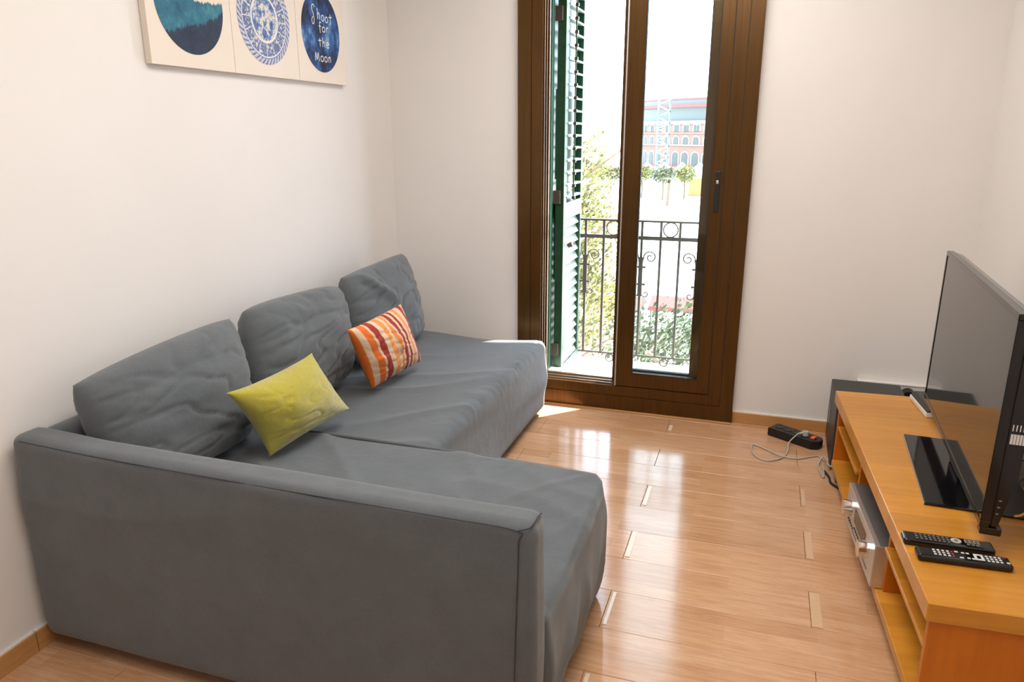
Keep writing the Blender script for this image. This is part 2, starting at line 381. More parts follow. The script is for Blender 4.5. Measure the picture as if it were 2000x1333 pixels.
while z < 2.17:
    o = bpy.data.objects.new('slat', me_u); C.objects.link(o); o.parent = sh; o.location = ((SX0+SX1)/2+0.004, 0, z); z += 0.0655
z = 0.14
while z < 0.94:
    o = bpy.data.objects.new('slat', me_l); C.objects.link(o); o.parent = sh; o.location = ((SX0+SX1)/2, 0, z); z += 0.0525
obj('tilt_rod', T([(-0.998, 4.05, 1.07), (-0.998, 4.05, 2.15)], 0.0045), g, sh)
z = 1.075
bm = bmesh.new()
while z < 2.17: box(bm, -1.002, -0.985, 4.03, 4.05, z-0.012, z+0.004); z += 0.0655
obj('rod_staple', bm, M['iron'], sh)['kind'] = 'stuff'
for zz in (0.22, 1.08, 2.0):
    obj('hinge', B(-1.080, -1.040, 3.920, 3.941, zz-0.035, zz+0.035, bev=0.002), M['iron'], sh)
obj('knob', cyl(bmesh.new(), (-1.026, 4.06, 0.80), (-1.0, 4.06, 0.81), 0.012, 0.016), M['iron'], sh)
sf = thing('shutter_jamb', 'narrow green wooden jamb beside the folded shutter', 'door frame')
obj('post', B(-1.120, -1.086, 3.83, 3.905, 0.116, 2.25, bev=0.003), g, sf)
obj('bead', B(-1.086, -1.076, 3.86, 3.905, 0.116, 2.25, bev=0.001), g, sf)

sb2 = thing('folded_shutter', 'dark green second shutter leaf folded flat behind the louvred one', 'shutter')
obj('panel', B(-1.118, -1.088, 3.945, 4.37, 0.06, 2.24, bev=0.003), g, sb2)
for a_ in (1.06, 1.62): obj('raised_board', B(-1.088, -1.082, 4.0, 4.34, a_-0.45, a_+0.02, bev=0.002), g, sb2)

ra = thing('balcony_railing', 'wrought iron balcony railing with scrolls and rings outside the glass door', 'railing')
RY = 4.40
def zr(x): return 0.915
obj('handrail', B(-1.55, 0.35, RY-0.014, RY+0.014, 0.908, 0.919), M['iron'], ra)
obj('upper_rail', B(-1.55, 0.35, RY-0.006, RY+0.006, 0.803, 0.825), M['iron'], ra)
obj('lower_rail', B(-1.55, 0.35, RY-0.006, RY+0.006, 0.082, 0.092), M['iron'], ra)
def arc(cx, cz, r0, r1, a0, a1, n=26):
    return [(cx+(r0+(r1-r0)*i/n)*math.cos(a0+(a1-a0)*i/n), RY, cz+(r0+(r1-r0)*i/n)*math.sin(a0+(a1-a0)*i/n)) for i in range(n+1)]
def orn(x):
    obj('ornate_bar', B(x-0.0068, x+0.0068, RY-0.0068, RY+0.0068, 0.087, 0.912), M['iron'], ra)
    o = obj('collar', B(x-0.013, x+0.013, RY-0.009, RY+0.009, 0.46, 0.70, bev=0.003), M['iron'], ra); o['label'] = 'thick middle of the ornate bar'
    for s in (-1, 1):
        pts = [(x+s*0.008, RY, 0.66), (x+s*0.014, RY, 0.695)] + [(x+s*(0.052-p[0]), p[1], p[2]) for p in arc(0, 0.705, 0.038, 0.006, -0.2+0, PI*2.9)][2:]
        obj('scroll', T([(x+s*0.008, RY, 0.655)] + [(x+s*(0.055+q[0]), q[1], q[2]) for q in [(-p[0], p[1], p[2]) for p in arc(0, 0.700, 0.040, 0.007, -0.15, PI*2.8)]], 0.0042, 6), M['iron'], ra)
        obj('scroll', T([(x+s*0.008, RY, 0.52)] + [(x+s*(0.034+q[0]), q[1], q[2]) for q in [(-p[0], p[1], p[2]) for p in arc(0, 0.478, 0.024, 0.006, 0.2, -PI*1.9)]], 0.0040, 6), M['iron'], ra)
        for zz in (0.535, 0.64): obj('stud', cyl(bmesh.new(), (x+s*0.012, RY, zz), (x+s*0.030, RY, zz), 0.006, 0.008, 10), M['iron'], ra)
for x in (-1.331, -1.0, -0.661, -0.330, 0.002, 0.334): orn(x)
for x in (-1.442, -1.22, -0.889, -0.772, -0.550, -0.440, -0.220, -0.109, 0.112, 0.223):
    obj('bar', B(x-0.0068, x+0.0068, RY-0.0068, RY+0.0068, 0.087, 0.912), M['iron'], ra)
for x in (-1.165, -0.831, -0.495, -0.164, 0.168):
    obj('ring', T(arc(x, 0.867, 0.042, 0.042, 0, 2*PI, 28), 0.0040, 6), M['iron'], ra)
    obj('ring', T(arc(x, 0.055, 0.024, 0.024, 0, 2*PI, 20), 0.0045, 6), M['iron'], ra)
for x in (-1.54, 0.34): obj('post', B(x-0.01, x+0.01, RY-0.01, RY+0.01, -0.0, 0.91), M['iron'], ra)

# ------------------------------------------------------------------ corner sofa
def soft_box(x0, x1, y0, y1, z0, z1, r, step=0.02, disp=None):
    """rounded box as one continuous grid, then a displacement field (metres) along the normal"""
    bm = bmesh.new(); nx, ny, nz = [max(2, round((b-a)/step)) for a, b in ((x0, x1), (y0, y1), (z0, z1))]
    cache_ = {}
    def vert(i, j, k):
        key = (i, j, k)
        if key in cache_: return cache_[key]
        p = Vector((x0+(x1-x0)*i/nx, y0+(y1-y0)*j/ny, z0+(z1-z0)*k/nz))
        q = Vector((min(max(p.x, x0+r), x1-r), min(max(p.y, y0+r), y1-r), min(max(p.z, z0+r), z1-r)))
        d = p-q; n = d.normalized() if d.length > 1e-9 else Vector((0, 0, 1))
        p2 = q+n*r
        if disp: p2 = disp(p2, n)
        v = bm.verts.new(p2); cache_[key] = v; return v
    def quad(a, b, c, d): bm.faces.new([vert(*t) for t in (a, b, c, d)])
    for i in range(nx):
        for j in range(ny):
            quad((i,j,0),(i,j+1,0),(i+1,j+1,0),(i+1,j,0)); quad((i,j,nz),(i+1,j,nz),(i+1,j+1,nz),(i,j+1,nz))
    for i in range(nx):
        for k in range(nz):
            quad((i,0,k),(i+1,0,k),(i+1,0,k+1),(i,0,k+1)); quad((i,ny,k),(i,ny,k+1),(i+1,ny,k+1),(i+1,ny,k))
    for j in range(ny):
        for k in range(nz):
            quad((0,j,k),(0,j,k+1),(0,j+1,k+1),(0,j+1,k)); quad((nx,j,k),(nx,j+1,k),(nx,j+1,k+1),(nx,j,k+1))
    return bm
nz_ = noise.noise
def sm(a, b, x):
    t = min(1, max(0, (x-a)/(b-a))); return t*t*(3-2*t)
def ridge(p, ang, f, off=0.0, w=0.35, seed=0.0):
    """long soft creases running along ang"""
    u = p.x*math.cos(ang)+p.y*math.sin(ang); v = -p.x*math.sin(ang)+p.y*math.cos(ang)
    n = nz_(Vector((u*0.9*f*0.35+seed, v*f+off, seed*1.7)))
    return (1-min(1, abs(n)/w))**2
sofa = thing('corner_sofa', 'grey fabric covered corner sofa with chaise against the left wall', 'sofa')

def disp_seat(p, n):
    a = 0.0
    top = max(0, n.z); e = 0.0
    dx = -0.985-p.x
    a += 0.010*nz_(Vector((p.x*2.5, p.y*2.2, 3)))
    a += 0.007*ridge(p, 0.30, 3.4, seed=2.2)*top
    a += 0.010*ridge(p, 0.55, 3.0, seed=5.1, w=0.22)*top*sm(2.0, 2.4, p.y)*(1-sm(2.9, 3.3, p.y))
    # gathers along the front edge
    wgt = math.exp(-((p.x+1.01)/0.035)**2)*sm(0.31, 0.36, p.z)*sm(2.15, 2.5, p.y)
    a += wgt*0.0060*(nz_(Vector((p.x*20, p.y*58+p.z*30, p.z*14)))+0.6*nz_(Vector((p.x*9, p.y*85, 7))))*(0.4+1.2*abs(nz_(Vector((3, p.y*3.1, 2)))))
    if n.x > 0.5:
        a += 0.018*nz_(Vector((1, p.y*1.3+p.z*1.5, p.z*7.5)))*sm(0.02, 0.12, p.z)
        a += 0.010*ridge(Vector((p.y, p.z, 0)), 0.35, 4.5, seed=8.0)
        a += 0.012*math.sin(PI*min(1, p.z/0.4))
    if n.y > 0.5: a = min(a, 0.004)
    q = p+n*a
    if top > 0: q.z += -0.035*sm(0.0, 1, 1-min(1, abs(p.x+1.30)/0.35))*top*0.5 - 0.012*top*(1-sm(2.1, 2.7, p.y))
    return q
obj('seat', soft_box(-1.76, -0.992, 2.02, 3.50, 0.028, 0.402, 0.045, 0.013, disp_seat), M['sofa'], sofa, smooth=True)

def disp_chaise(p, n):
    top = max(0, n.z); a = 0.006*nz_(Vector((p.x*3, p.y*3, 9)))
    a += 0.011*ridge(p, -0.75, 3.2, seed=1.3, w=0.28)*top*(1-sm(-1.0, -0.55, p.x))
    a += 0.007*ridge(p, -0.35, 4.0, seed=4.3, w=0.25)*top
    a += 0.005*ridge(p, 0.9, 5.0, seed=7.7, w=0.2)*top*sm(-0.75, -0.5, p.x)
    if n.x > 0.4:
        a += 0.018*ridge(Vector((p.y, p.z, 0)), 1.15, 4.0, seed=3.3, w=0.4)*sm(0.40, 0.2, p.z)-0.010
        a += 0.010*nz_(Vector((p.y*7, p.z*2.2, 5)))
    q = p+n*a
    # the loose cover slumps toward the near outer corner
    k = sm(-0.75, -0.38, p.x)*(1-sm(1.38, 1.95, p.y))
    q.z -= 0.045*k*sm(0.1, 0.4, p.z)
    q.x -= 0.016*(1-sm(1.36, 1.7, p.y))*sm(-0.6, -0.4, p.x)*sm(0.2, 0.4, p.z)
    q.x -= 0.020*sm(-0.6, -0.36, p.x)*(1-sm(0.0, 0.22, p.z))
    q.z -= 0.012*top*(1-sm(-1.6, -1.0, p.x))*0
    # far outer corner rounded in plan
    cx, cy, rr = -0.482, 1.965, 0.120
    if q.x > cx and q.y > cy:
        d = Vector((q.x-cx, q.y-cy)); lim = rr*(0.88+0.12*sm(0.40, 0.30, q.z))
        if d.length > lim: d *= lim/d.length; q.x = cx+d.x; q.y = cy+d.y
    return q
obj('chaise_seat', soft_box(-1.76, -0.362, 1.385, 2.085, 0.026, 0.402, 0.030, 0.012, disp_chaise), M['sofa'], sofa, smooth=True)

def disp_arm(p, n):
    a = 0.004*nz_(Vector((p.x*2.2, p.y*3, p.z*3)))
    if n.y < -0.4: a += 0.0045*nz_(Vector((p.x*3.2+p.z, 2, p.z*9)))+0.005*math.sin(PI*min(1, p.z/0.64))+0.004*ridge(Vector((p.x, p.z, 0)), -0.15, 3.4, seed=6.1, w=0.25)
    if n.x > 0.5: a += 0.006*math.sin(PI*min(1, p.z/0.64))
    q = p+n*a
    q.z += 0.010*sm(-1.55, -1.80, q.x)*sm(0.5, 0.62, p.z)
    q.y += -0.02*sm(-1.2, -1.8, p.x)*sm(0.4, 0.1, p.z)*0
    return q
obj('armrest', soft_box(-1.836, -0.386, 1.288, 1.384, 0.040, 0.643, 0.030, 0.0115, disp_arm), M['sofa'], sofa, smooth=True)
obj('backrest', soft_box(-1.845, -1.745, 1.384, 3.50, 0.040, 0.636, 0.030, 0.03, lambda p, n: Vector((p.x+0.0225*(1.2-p.y)+n.x*0.003, p.y, p.z))+n*0.004*nz_(p*4)), M['sofa'], sofa, smooth=True)
# seams
def seam(pts, r=0.0016, sm_=6): obj('seam', T(pts, r, 5, smooth=sm_), M['seam'], sofa, smooth=True)
seam([(-1.80, 1.292, 0.640), (-1.50, 1.291, 0.632), (-1.0, 1.290, 0.6305), (-0.60, 1.290, 0.631), (-0.425, 1.291, 0.6285), (-0.418, 1.287, 0.60), (-0.420, 1.280, 0.45), (-0.424, 1.279, 0.30), (-0.428, 1.282, 0.12), (-0.428, 1.287, 0.06)], 0.0013)
seam([(-0.420, 1.290, 0.630), (-0.397, 1.300, 0.636), (-0.392, 1.345, 0.640), (-0.393, 1.372, 0.632)], 0.0015)
obj('hem', T([(-1.72, 2.078, 0.398), (-1.3, 2.076, 0.401), (-0.9, 2.076, 0.400), (-0.62, 2.072, 0.397), (-0.50, 2.058, 0.394)], 0.007, 8, smooth=6), M['sofa'], sofa, smooth=True)
seam([(-1.70, 2.060, 0.4035), (-1.3, 2.072, 0.4015), (-0.9, 2.072, 0.400), (-0.62, 2.070, 0.398), (-0.50, 2.060, 0.396)], 0.0015)
for x, y in ((-0.43, 1.43), (-1.05, 3.42), (-1.70, 1.40)):
    obj('leg', cyl(bmesh.new(), (x, y, 0.0), (x, y, 0.05), 0.020, 0.026, 18), M['leg_wood'], sofa)
obj('cover_tab', B(-0.398, -0.380, 1.386, 1.389, 0.05, 0.12), M['orange'], sofa)['label'] = 'small orange fabric tab at the gap'

def cushion(name, TL, TR, BR_, BL, thick, mat, seed=0.0, pinch=0.06, n=56, wr=0.006, power=2.4, sag=0.0, box_=2.6, flip=1, knot=0.0, uvs=False, fold=None, rnd=0.0):
    TL, TR, BR_, BL = map(Vector, (TL, TR, BR_, BL)); cen = (TL+TR+BR_+BL)/4
    nrm = (TR-TL+BR_-BL).cross(TL-BL+TR-BR_).normalized()
    if nrm.x < 0: nrm = -nrm
    bm = bmesh.new(); uv = bm.loops.layers.uv.new('UVMap') if uvs else None
    def pt(i, j, side):
        s, t = 2*i/n-1, 2*j/n-1
        hh = (max(0, 1-abs(s)**power)*max(0, 1-abs(t)**power))**(1/box_)
        s2 = s*(1-pinch*(1-t*t)*abs(s)-rnd*(s*s*t*t)**2); t2 = t*(1-pinch*(1-s*s)*abs(t)-rnd*(s*s*t*t)**2)
        if t > 0: t2 -= sag*(1-s*s)*t
        u_, v_ = (s2+1)/2, (t2+1)/2
        P = (BL*(1-u_)+BR_*u_)*(1-v_)+(TL*(1-u_)+TR*u_)*v_
        q = Vector((s*1.6+seed, t*1.6, seed*1.3))
        wv = wr*(nz_(q*1.1)*1.8+0.8*nz_(Vector((q.x*1.3, q.y*3.4, q.z+4))))*hh-wr*1.2*(1-min(1, abs(nz_(Vector((q.x*0.8+q.y*1.1, q.x*0.7-q.y*1.9+seed, 5.0))))/0.16))**2*hh
        rad = math.sqrt(s*s+t*t)+1e-6; ang = math.atan2(t, s)
        cr = (1-min(1, abs(nz_(Vector((math.cos(ang)*3.2+seed, math.sin(ang)*3.2, rad*0.8))))/0.25))**2
        wv -= wr*0.7*cr*sm(0.4, 0.9, rad)*hh
        if fold: wv += fold(s, t)*hh
        return P+nrm*side*(thick/2*hh)+nrm*wv
    G = {}
    for side in (1, -1):
        for i in range(n+1):
            for j in range(n+1):
                if side == -1 and (i in (0, n) or j in (0, n)): G[side, i, j] = G[1, i, j]
                else: G[side, i, j] = bm.verts.new(pt(i, j, side))
    for side in (1, -1):
        for i in range(n):
            for j in range(n):
                f = [(i, j), (i+1, j), (i+1, j+1), (i, j+1)]
                if side == -1: f = f[::-1]
                F = bm.faces.new([G[side, a, b] for a, b in f])
                if uvs:
                    for lp, (a, b) in zip(F.loops, f): lp[uv].uv = (a/n, b/n)
    bmesh.ops.recalc_face_normals(bm, faces=bm.faces)
    o = obj(name, bm, mat, smooth=True)
    return o
GC = 'back cushions leaning along the left wall'
c1 = cushion('back_cushion', (-1.705, 1.385, .775), (-1.700, 2.035, .812), (-1.59, 1.945, .425), (-1.60, 1.42, .43), 0.23, M['sofa'], 1.7, -0.02, wr=0.009, sag=-0.03, power=2.8, box_=2.0, rnd=0.03)
tag(c1, 'grey back cushion nearest the sofa arm, behind the lime pillow', 'cushion', GC)
c2 = cushion('back_cushion', (-1.705, 2.085, .826), (-1.700, 2.72, .798), (-1.60, 2.60, .425), (-1.60, 2.01, .425), 0.23, M['sofa'], 6.1, -0.03, wr=0.010, sag=0.01, power=2.8, box_=2.1, rnd=0.06)
tag(c2, 'grey back cushion in the middle of the three on the sofa', 'cushion', GC)
c3 = cushion('back_cushion', (-1.715, 2.76, .815), (-1.705, 3.345, .838), (-1.61, 3.355, .425), (-1.61, 2.70, .425), 0.20, M['sofa'], 11.9, -0.02, wr=0.011, sag=0.03, power=2.8, box_=2.1, rnd=0.035,
             fold=lambda s, t: 0.026*math.exp(-((s*0.8+t*0.55+0.05)/0.10)**2)*sm(-0.3, 0.6, t))
tag(c3, 'grey back cushion farthest away, in the room corner beside the balcony door', 'cushion', GC)
p1 = cushion('throw_pillow', (-1.430, 1.655, .692), (-1.430, 2.095, .688), (-1.385, 2.245, .432), (-1.415, 1.800, .428), 0.165, M['lime'], 3.3, 0.115, wr=0.004, power=1.9, box_=1.7)
tag(p1, 'lime green velvet throw pillow leaning on the sofa cushions', 'pillow')
p2 = cushion('throw_pillow', (-1.425, 2.325, .712), (-1.445, 2.800, .706), (-1.385, 2.860, .437), (-1.425, 2.480, .428), 0.125, M['stripe'], 8.3, 0.05, wr=0.005, power=2.2, box_=1.9, uvs=True,
             fold=lambda s, t: -0.020*math.exp(-((s+0.10-t*0.25)/0.10)**2)*sm(-0.1, 0.8, t)+0.014*math.exp(-((s-0.02-t*0.1)/0.08)**2)*sm(-0.6, 0.5, t))
tag(p2, 'orange, red and cream striped throw pillow on the sofa', 'pillow')

# ------------------------------------------------------------------ canvas print on the left wall
def wallp(y, z, off): return Vector((xl(y)+off, y, z))
cv = thing('canvas_print', 'triptych canvas print with three round pictures high on the left wall', 'picture')
canvas_m = plain('cream_canvas', (0.80, 0.72, 0.63), 0.8, var=0.02, scale=200, bump=0.2, bscale=900)
def wall_prism(y0, y1, z0, z1, o0, o1):
    bm = bmesh.new(); pts = []
    for o_ in (o0, o1):
        for y_, z_ in ((y0, z0), (y1, z0), (y1, z1), (y0, z1)): pts.append(bm.verts.new(wallp(y_, z_, o_)))
    for f in ((0,1,2,3),(7,6,5,4),(0,4,5,1),(1,5,6,2),(2,6,7,3),(3,7,4,0)): bm.faces.new([pts[i] for i in f])
    bmesh.ops.recalc_face_normals(bm, faces=bm.faces); return bm
CY = [1.972, 2.382, 2.799, 3.189]; CZ = (1.629, 2.045)
for a, b in zip(CY, CY[1:]): obj('panel', wall_prism(a+0.0012, b-0.0012, CZ[0], CZ[1], 0.002, 0.026), canvas_m, cv)
def disc(name, yc, zc, ry, rz, off, mat, n=72):
    bm = bmesh.new(); v = [bm.verts.new(wallp(yc+ry*math.cos(2*PI*i/n), zc+rz*math.sin(2*PI*i/n), off)) for i in range(n)]
    v2 = [bm.verts.new(wallp(yc+ry*math.cos(2*PI*i/n), zc+rz*math.sin(2*PI*i/n), off-0.0006)) for i in range(n)]
    bm.faces.new(v); bm.faces.new(v2[::-1])
    for i in range(n): bm.faces.new((v[i], v2[i], v2[(i+1) % n], v[(i+1) % n]))
    bmesh.ops.recalc_face_normals(bm, faces=bm.faces); return obj(name, bm, mat, cv)
ZC = 1.835
def local(k, yc, zc):
    g_ = k.n('ShaderNodeNewGeometry'); s_ = k.n('ShaderNodeSeparateXYZ'); k.l(g_.outputs['Position'], s_.inputs[0])
    return k.math('SUBTRACT', s_.outputs['Y'], yc), k.math('SUBTRACT', s_.outputs['Z'], zc)
def mat_forest(yc):
    k = N('misty_forest_print'); y_, z_ = local(k, yc, ZC)
    cb = k.n('ShaderNodeCombineXYZ'); k.l(k.math('MULTIPLY', y_, 1.0), cb.inputs[0])
    tree = k.noise(cb.outputs[0], 95, 5, 0.8); roll_ = k.noise(cb.outputs[0], 9, 2)
    def layer(base, amp1, amp2): return k.math('SUBTRACT', k.math('ADD', k.math('ADD', k.math('MULTIPLY', tree, amp1), k.math('MULTIPLY', roll_, amp2)), base), z_)
    h1 = k.math('GREATER_THAN', layer(-0.045, 0.06, 0.05), 0.0); h2 = k.math('GREATER_THAN', k.math('ADD', layer(-0.165, 0.09, 0.10), k.math('MULTIPLY', y_, 0.28)), 0.0)
    mott = k.noise(k.world((1, 1, 1)), 16, 5, 0.7)
    far = k.ramp(mott, [(0.3, (0.018, 0.085, 0.17)), (0.55, (0.035, 0.17, 0.25)), (0.75, (0.10, 0.32, 0.36))])
    near = k.ramp(mott, [(0.3, (0.016, 0.024, 0.05)), (0.75, (0.035, 0.055, 0.10))])
    c = k.mix((0.80, 0.70, 0.58), far, h1); c = k.mix(c, near, h2)
    k.l(c, k.b.inputs['Base Color']); k.b.inputs['Roughness'].default_value = 0.8; return k.m
def mat_plate(yc):
    k = N('blue_and_white_plate_print'); y_, z_ = local(k, yc, ZC)
    rr = k.math('SQRT', k.math('ADD', k.math('MULTIPLY', y_, y_), k.math('MULTIPLY', z_, z_)))
    an = k.math('ARCTAN2', z_, y_)
    v = k.world(); fine = k.noise(v, 95, 4, 0.7); vo = k.n('ShaderNodeTexVoronoi', feature='DISTANCE_TO_EDGE'); k.l(v, vo.inputs['Vector']); vo.inputs['Scale'].default_value = 62
    orn_ = k.math('ADD', k.math('MULTIPLY', fine, 0.6), k.math('MULTIPLY', vo.outputs[0], 0.75))
    base = k.ramp(orn_, [(0.36, (0.12, 0.17, 0.34)), (0.45, (0.38, 0.42, 0.52)), (0.53, (0.66, 0.64, 0.64))])
    inner = k.ramp(k.noise(v, 38, 5, 0.75), [(0.38, (0.04, 0.10, 0.33)), (0.48, (0.16, 0.28, 0.48)), (0.54, (0.74, 0.68, 0.62))])
    spokes = k.math('LESS_THAN', k.math('ABSOLUTE', k.math('SINE', k.math('MULTIPLY', an, 8.0))), 0.13)
    rim = k.math('SINE', k.math('ADD', k.math('MULTIPLY', an, 46.0), k.math('MULTIPLY', rr, 260.0)))
    rimc = k.ramp(k.math('ADD', k.math('MULTIPLY', rim, 0.25), k.math('MULTIPLY', fine, 1.0)), [(0.32, (0.12, 0.17, 0.36)), (0.52, (0.56, 0.57, 0.64))])
    c = k.mix(base, (0.70, 0.70, 0.76), spokes)
    def ring(c, r0, r1, col):
        f = k.math('MULTIPLY', k.math('GREATER_THAN', rr, r0), k.math('LESS_THAN', rr, r1)); return k.mix(c, col, f)
    c = ring(c, 0.142, 0.20, rimc); c = ring(c, 0.139, 0.142, (0.14, 0.18, 0.42)); c = ring(c, 0.134, 0.139, (0.74, 0.72, 0.76)); c = ring(c, 0.0, 0.084, inner); c = ring(c, 0.077, 0.086, (0.78, 0.75, 0.74)); c = ring(c, 0.086, 0.088, (0.2, 0.26, 0.5))
    k.l(c, k.b.inputs['Base Color']); k.b.inputs['Roughness'].default_value = 0.7; return k.m
def mat_space(yc):
    k = N('night_sky_print'); v = k.world((1, 1.3, 1)); f = k.noise(v, 11, 6, 0.6)
    c = k.ramp(f, [(0.36, (0.006, 0.009, 0.016)), (0.47, (0.012, 0.04, 0.13)), (0.56, (0.03, 0.12, 0.36)), (0.68, (0.20, 0.38, 0.52))])
    k.l(c, k.b.inputs['Base Color']); k.b.inputs['Roughness'].default_value = 0.7; return k.m
YC = (2.176, 2.584, 2.989)
for nm, yc, mt, lb in (('round_picture', YC[0], mat_forest(YC[0]), 'round picture of a blue misty forest'), ('round_picture', YC[1], mat_plate(YC[1]), 'round picture of a blue and white patterned plate'), ('round_picture', YC[2], mat_space(YC[2]), 'round dark blue night sky picture with white words')):
    disc(nm, yc, ZC, 0.164 if yc != YC[2] else 0.152, 0.163, 0.0272, mt)['label'] = lb
# hand-lettered words as flat ribbons, strokes in (y, z) units of letter height
def ribbon(bm, pts, wd):
    P = [Vector((p[0], p[1])) for p in pts]
    Q = []
    for i in range(len(P)-1):
        for j in range(6):
            t = j/6; a, b, c, d = P[max(i-1, 0)], P[i], P[i+1], P[min(i+2, len(P)-1)]
            Q.append(0.5*((2*b)+(c-a)*t+(2*a-5*b+4*c-d)*t*t+(3*b-a-3*c+d)*t**3))
    Q.append(P[-1]); L_ = []
    for i, p in enumerate(Q):
        d = Q[min(i+1, len(Q)-1)]-Q[max(i-1, 0)]; d = d.normalized() if d.length > 0 else Vector((1, 0)); nn = Vector((-d.y, d.x))*wd/2
        L_.append((bm.verts.new(wallp(p.x+nn.x, p.y+nn.y, 0.0282)), bm.verts.new(wallp(p.x-nn.x, p.y-nn.y, 0.0282))))
    for (a, b), (c, d) in zip(L_, L_[1:]): bm.faces.new((a, b, d, c))
GL = {
 'S': (0.88, [[(.62,1.32),(.45,1.50),(.15,1.42),(.08,1.15),(.30,.85),(.42,.45),(.28,.10),(.05,.12),(.0,.40),(.2,.62)], ]),
 'h': (0.72, [[(.12,1.45),(.12,.75),(.10,.0)], [(.12,.55),(.30,.85),(.45,.70),(.48,.0)]]),
 'o': (0.66, [[(.30,.80),(.05,.60),(.05,.20),(.25,.0),(.50,.20),(.50,.60),(.28,.80)]]),
 't': (0.62, [[(.28,1.35),(.28,.6),(.28,.0)], [(.0,.92),(.30,.95),(.58,.98)]]),
 'f': (0.60, [[(.55,1.30),(.38,1.48),(.26,1.25),(.26,.3),(.26,-.25)], [(.05,.78),(.5,.82)]]),
 'r': (0.55, [[(.10,.82),(.12,.4),(.10,.0)], [(.12,.5),(.28,.80),(.48,.72)]]),
 'e': (0.60, [[(.06,.42),(.45,.48),(.42,.75),(.20,.82),(.03,.50),(.10,.08),(.32,.0),(.52,.14)]]),
 'M': (0.95, [[(.02,.0),(.08,.6),(.16,1.15),(.30,.45),(.38,.20),(.50,.70),(.62,1.12),(.70,.5),(.78,.0)]]),
 'n': (0.60, [[(.08,.80),(.10,.4),(.08,.0)], [(.10,.5),(.28,.82),(.42,.65),(.48,.0)]]),
}
ink = plain('white_ink', (0.80, 0.80, 0.78), 0.7)
for word, yb, zb, slope in (('Shoot', 2.920, 1.888, -0.003), ('for', 2.968, 1.838, 0), ('the', 2.960, 1.776, 0), ('Moon', 2.925, 1.716, 0)):
    x_ = yb; bm = bmesh.new()
    for i, ch in enumerate(word):
        adv, strokes = GL[ch]; sz = 0.054 if ch == 'S' else (0.030 if word == 'Shoot' else 0.026 if word != 'Moon' else 0.029); zz0 = zb-(0.030 if ch == 'S' else 0)+slope*i
        for st in strokes: ribbon(bm, [(x_+p[0]*0.042, zz0+p[1]*sz) for p in st], 0.0042)
        x_ += adv*0.047
    bmesh.ops.recalc_face_normals(bm, faces=bm.faces)
    obj('lettering', bm, ink, cv)['label'] = 'white hand-lettered word reading '+word

# ------------------------------------------------------------------ TV stand (local x = depth to the wall, y = length away from camera)
ST_A = math.atan2(0.082, 1.496)          # the stand is turned a little
ts = thing('tv_stand', 'low orange beech television stand with open shelves along the right wall', 'tv stand', None, (0.438, 1.691, 0.0), ST_A)
W_, Ln = 0.425, 1.498
def sb(name, *a, m=None, bev=0.0015): return obj(name, B(*a, bev=bev, seg=1), m or M['stand'], ts)
sb('top', 0, W_, 0, Ln, 0.330, 0.380, bev=0.0025)
def swood(nm, *a): return sb(nm, *a, m=M['stand_shaded'])
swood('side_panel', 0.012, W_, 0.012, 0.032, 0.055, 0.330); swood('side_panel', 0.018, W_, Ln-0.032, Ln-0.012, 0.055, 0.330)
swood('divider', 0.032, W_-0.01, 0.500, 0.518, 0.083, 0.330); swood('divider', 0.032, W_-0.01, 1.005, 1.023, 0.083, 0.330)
sb('bottom_board', 0.012, W_-0.01, 0.032, Ln-0.032, 0.055, 0.083)
sb('back_panel', W_-0.010, W_-0.002, 0.032, Ln-0.032, 0.055, 0.330)
sb('shelf', 0.020, W_-0.01, 0.032, 0.500, 0.222, 0.236); sb('shelf', 0.020, W_-0.01, 1.023, Ln-0.032, 0.222, 0.236)
sb('stretcher', 0.012, W_-0.01, 0.032, Ln-0.032, 0.318, 0.330)
for lx, ly in ((0.05, 0.08), (0.05, Ln-0.07), (W_-0.06, 0.08), (W_-0.06, Ln-0.07)):
    ca = bpy.data.objects.new('caster', None); C.objects.link(ca); ca.parent = ts; ca.location = (lx, ly, 0)
    obj('wheel', cyl(bmesh.new(), (-0.022, 0, 0.021), (0.022, 0, 0.021), 0.021), M['black'], ca, smooth=False)
    obj('bracket', B(-0.018, 0.018, -0.018, 0.018, 0.030, 0.055, bev=0.003), M['black'], ca)

# hi-fi receiver on the stand's middle bay
rc = thing('receiver', 'silver stereo receiver with two round knobs in the middle bay', 'stereo', None, (0.4105, 2.205, 0.0845), math.atan2(0.031, 0.43))
obj('casing', B(0.006, 0.33, 0, 0.43, 0, 0.140, bev=0.002), M['dark_silver'], rc)
obj('front_panel', B(-0.004, 0.012, -0.001, 0.431, 0, 0.141, bev=0.0015), M['silver'], rc)
obj('side_plate', B(0.0, 0.33, -0.003, 0.0, 0.001, 0.140), M['silver'], rc)
def rknob(y_, z_, r_):
    kb = bmesh.new(); cyl(kb, (-0.004, y_, z_), (-0.034, y_, z_), r_, r_*0.95, 40)
    obj('knob', kb, M['chrome'], rc)
rknob(0.078, 0.082, 0.0275); rknob(0.345, 0.086, 0.0275)
obj('display', B(-0.0052, -0.004, 0.120, 0.295, 0.062, 0.112), M['gloss_black'], rc)
for i in range(8): obj('button', B(-0.0065, -0.004, 0.125+i*0.020, 0.137+i*0.020, 0.044, 0.049), M['black'], rc)
for i in range(5): obj('button', cyl(bmesh.new(), (-0.004, 0.30+i*0.018, 0.032), (-0.007, 0.30+i*0.018, 0.032), 0.004, n=12), M['black'], rc)
obj('button_strip', B(-0.0055, -0.004, 0.06, 0.30, 0.022, 0.026), M['dark_silver'], rc)

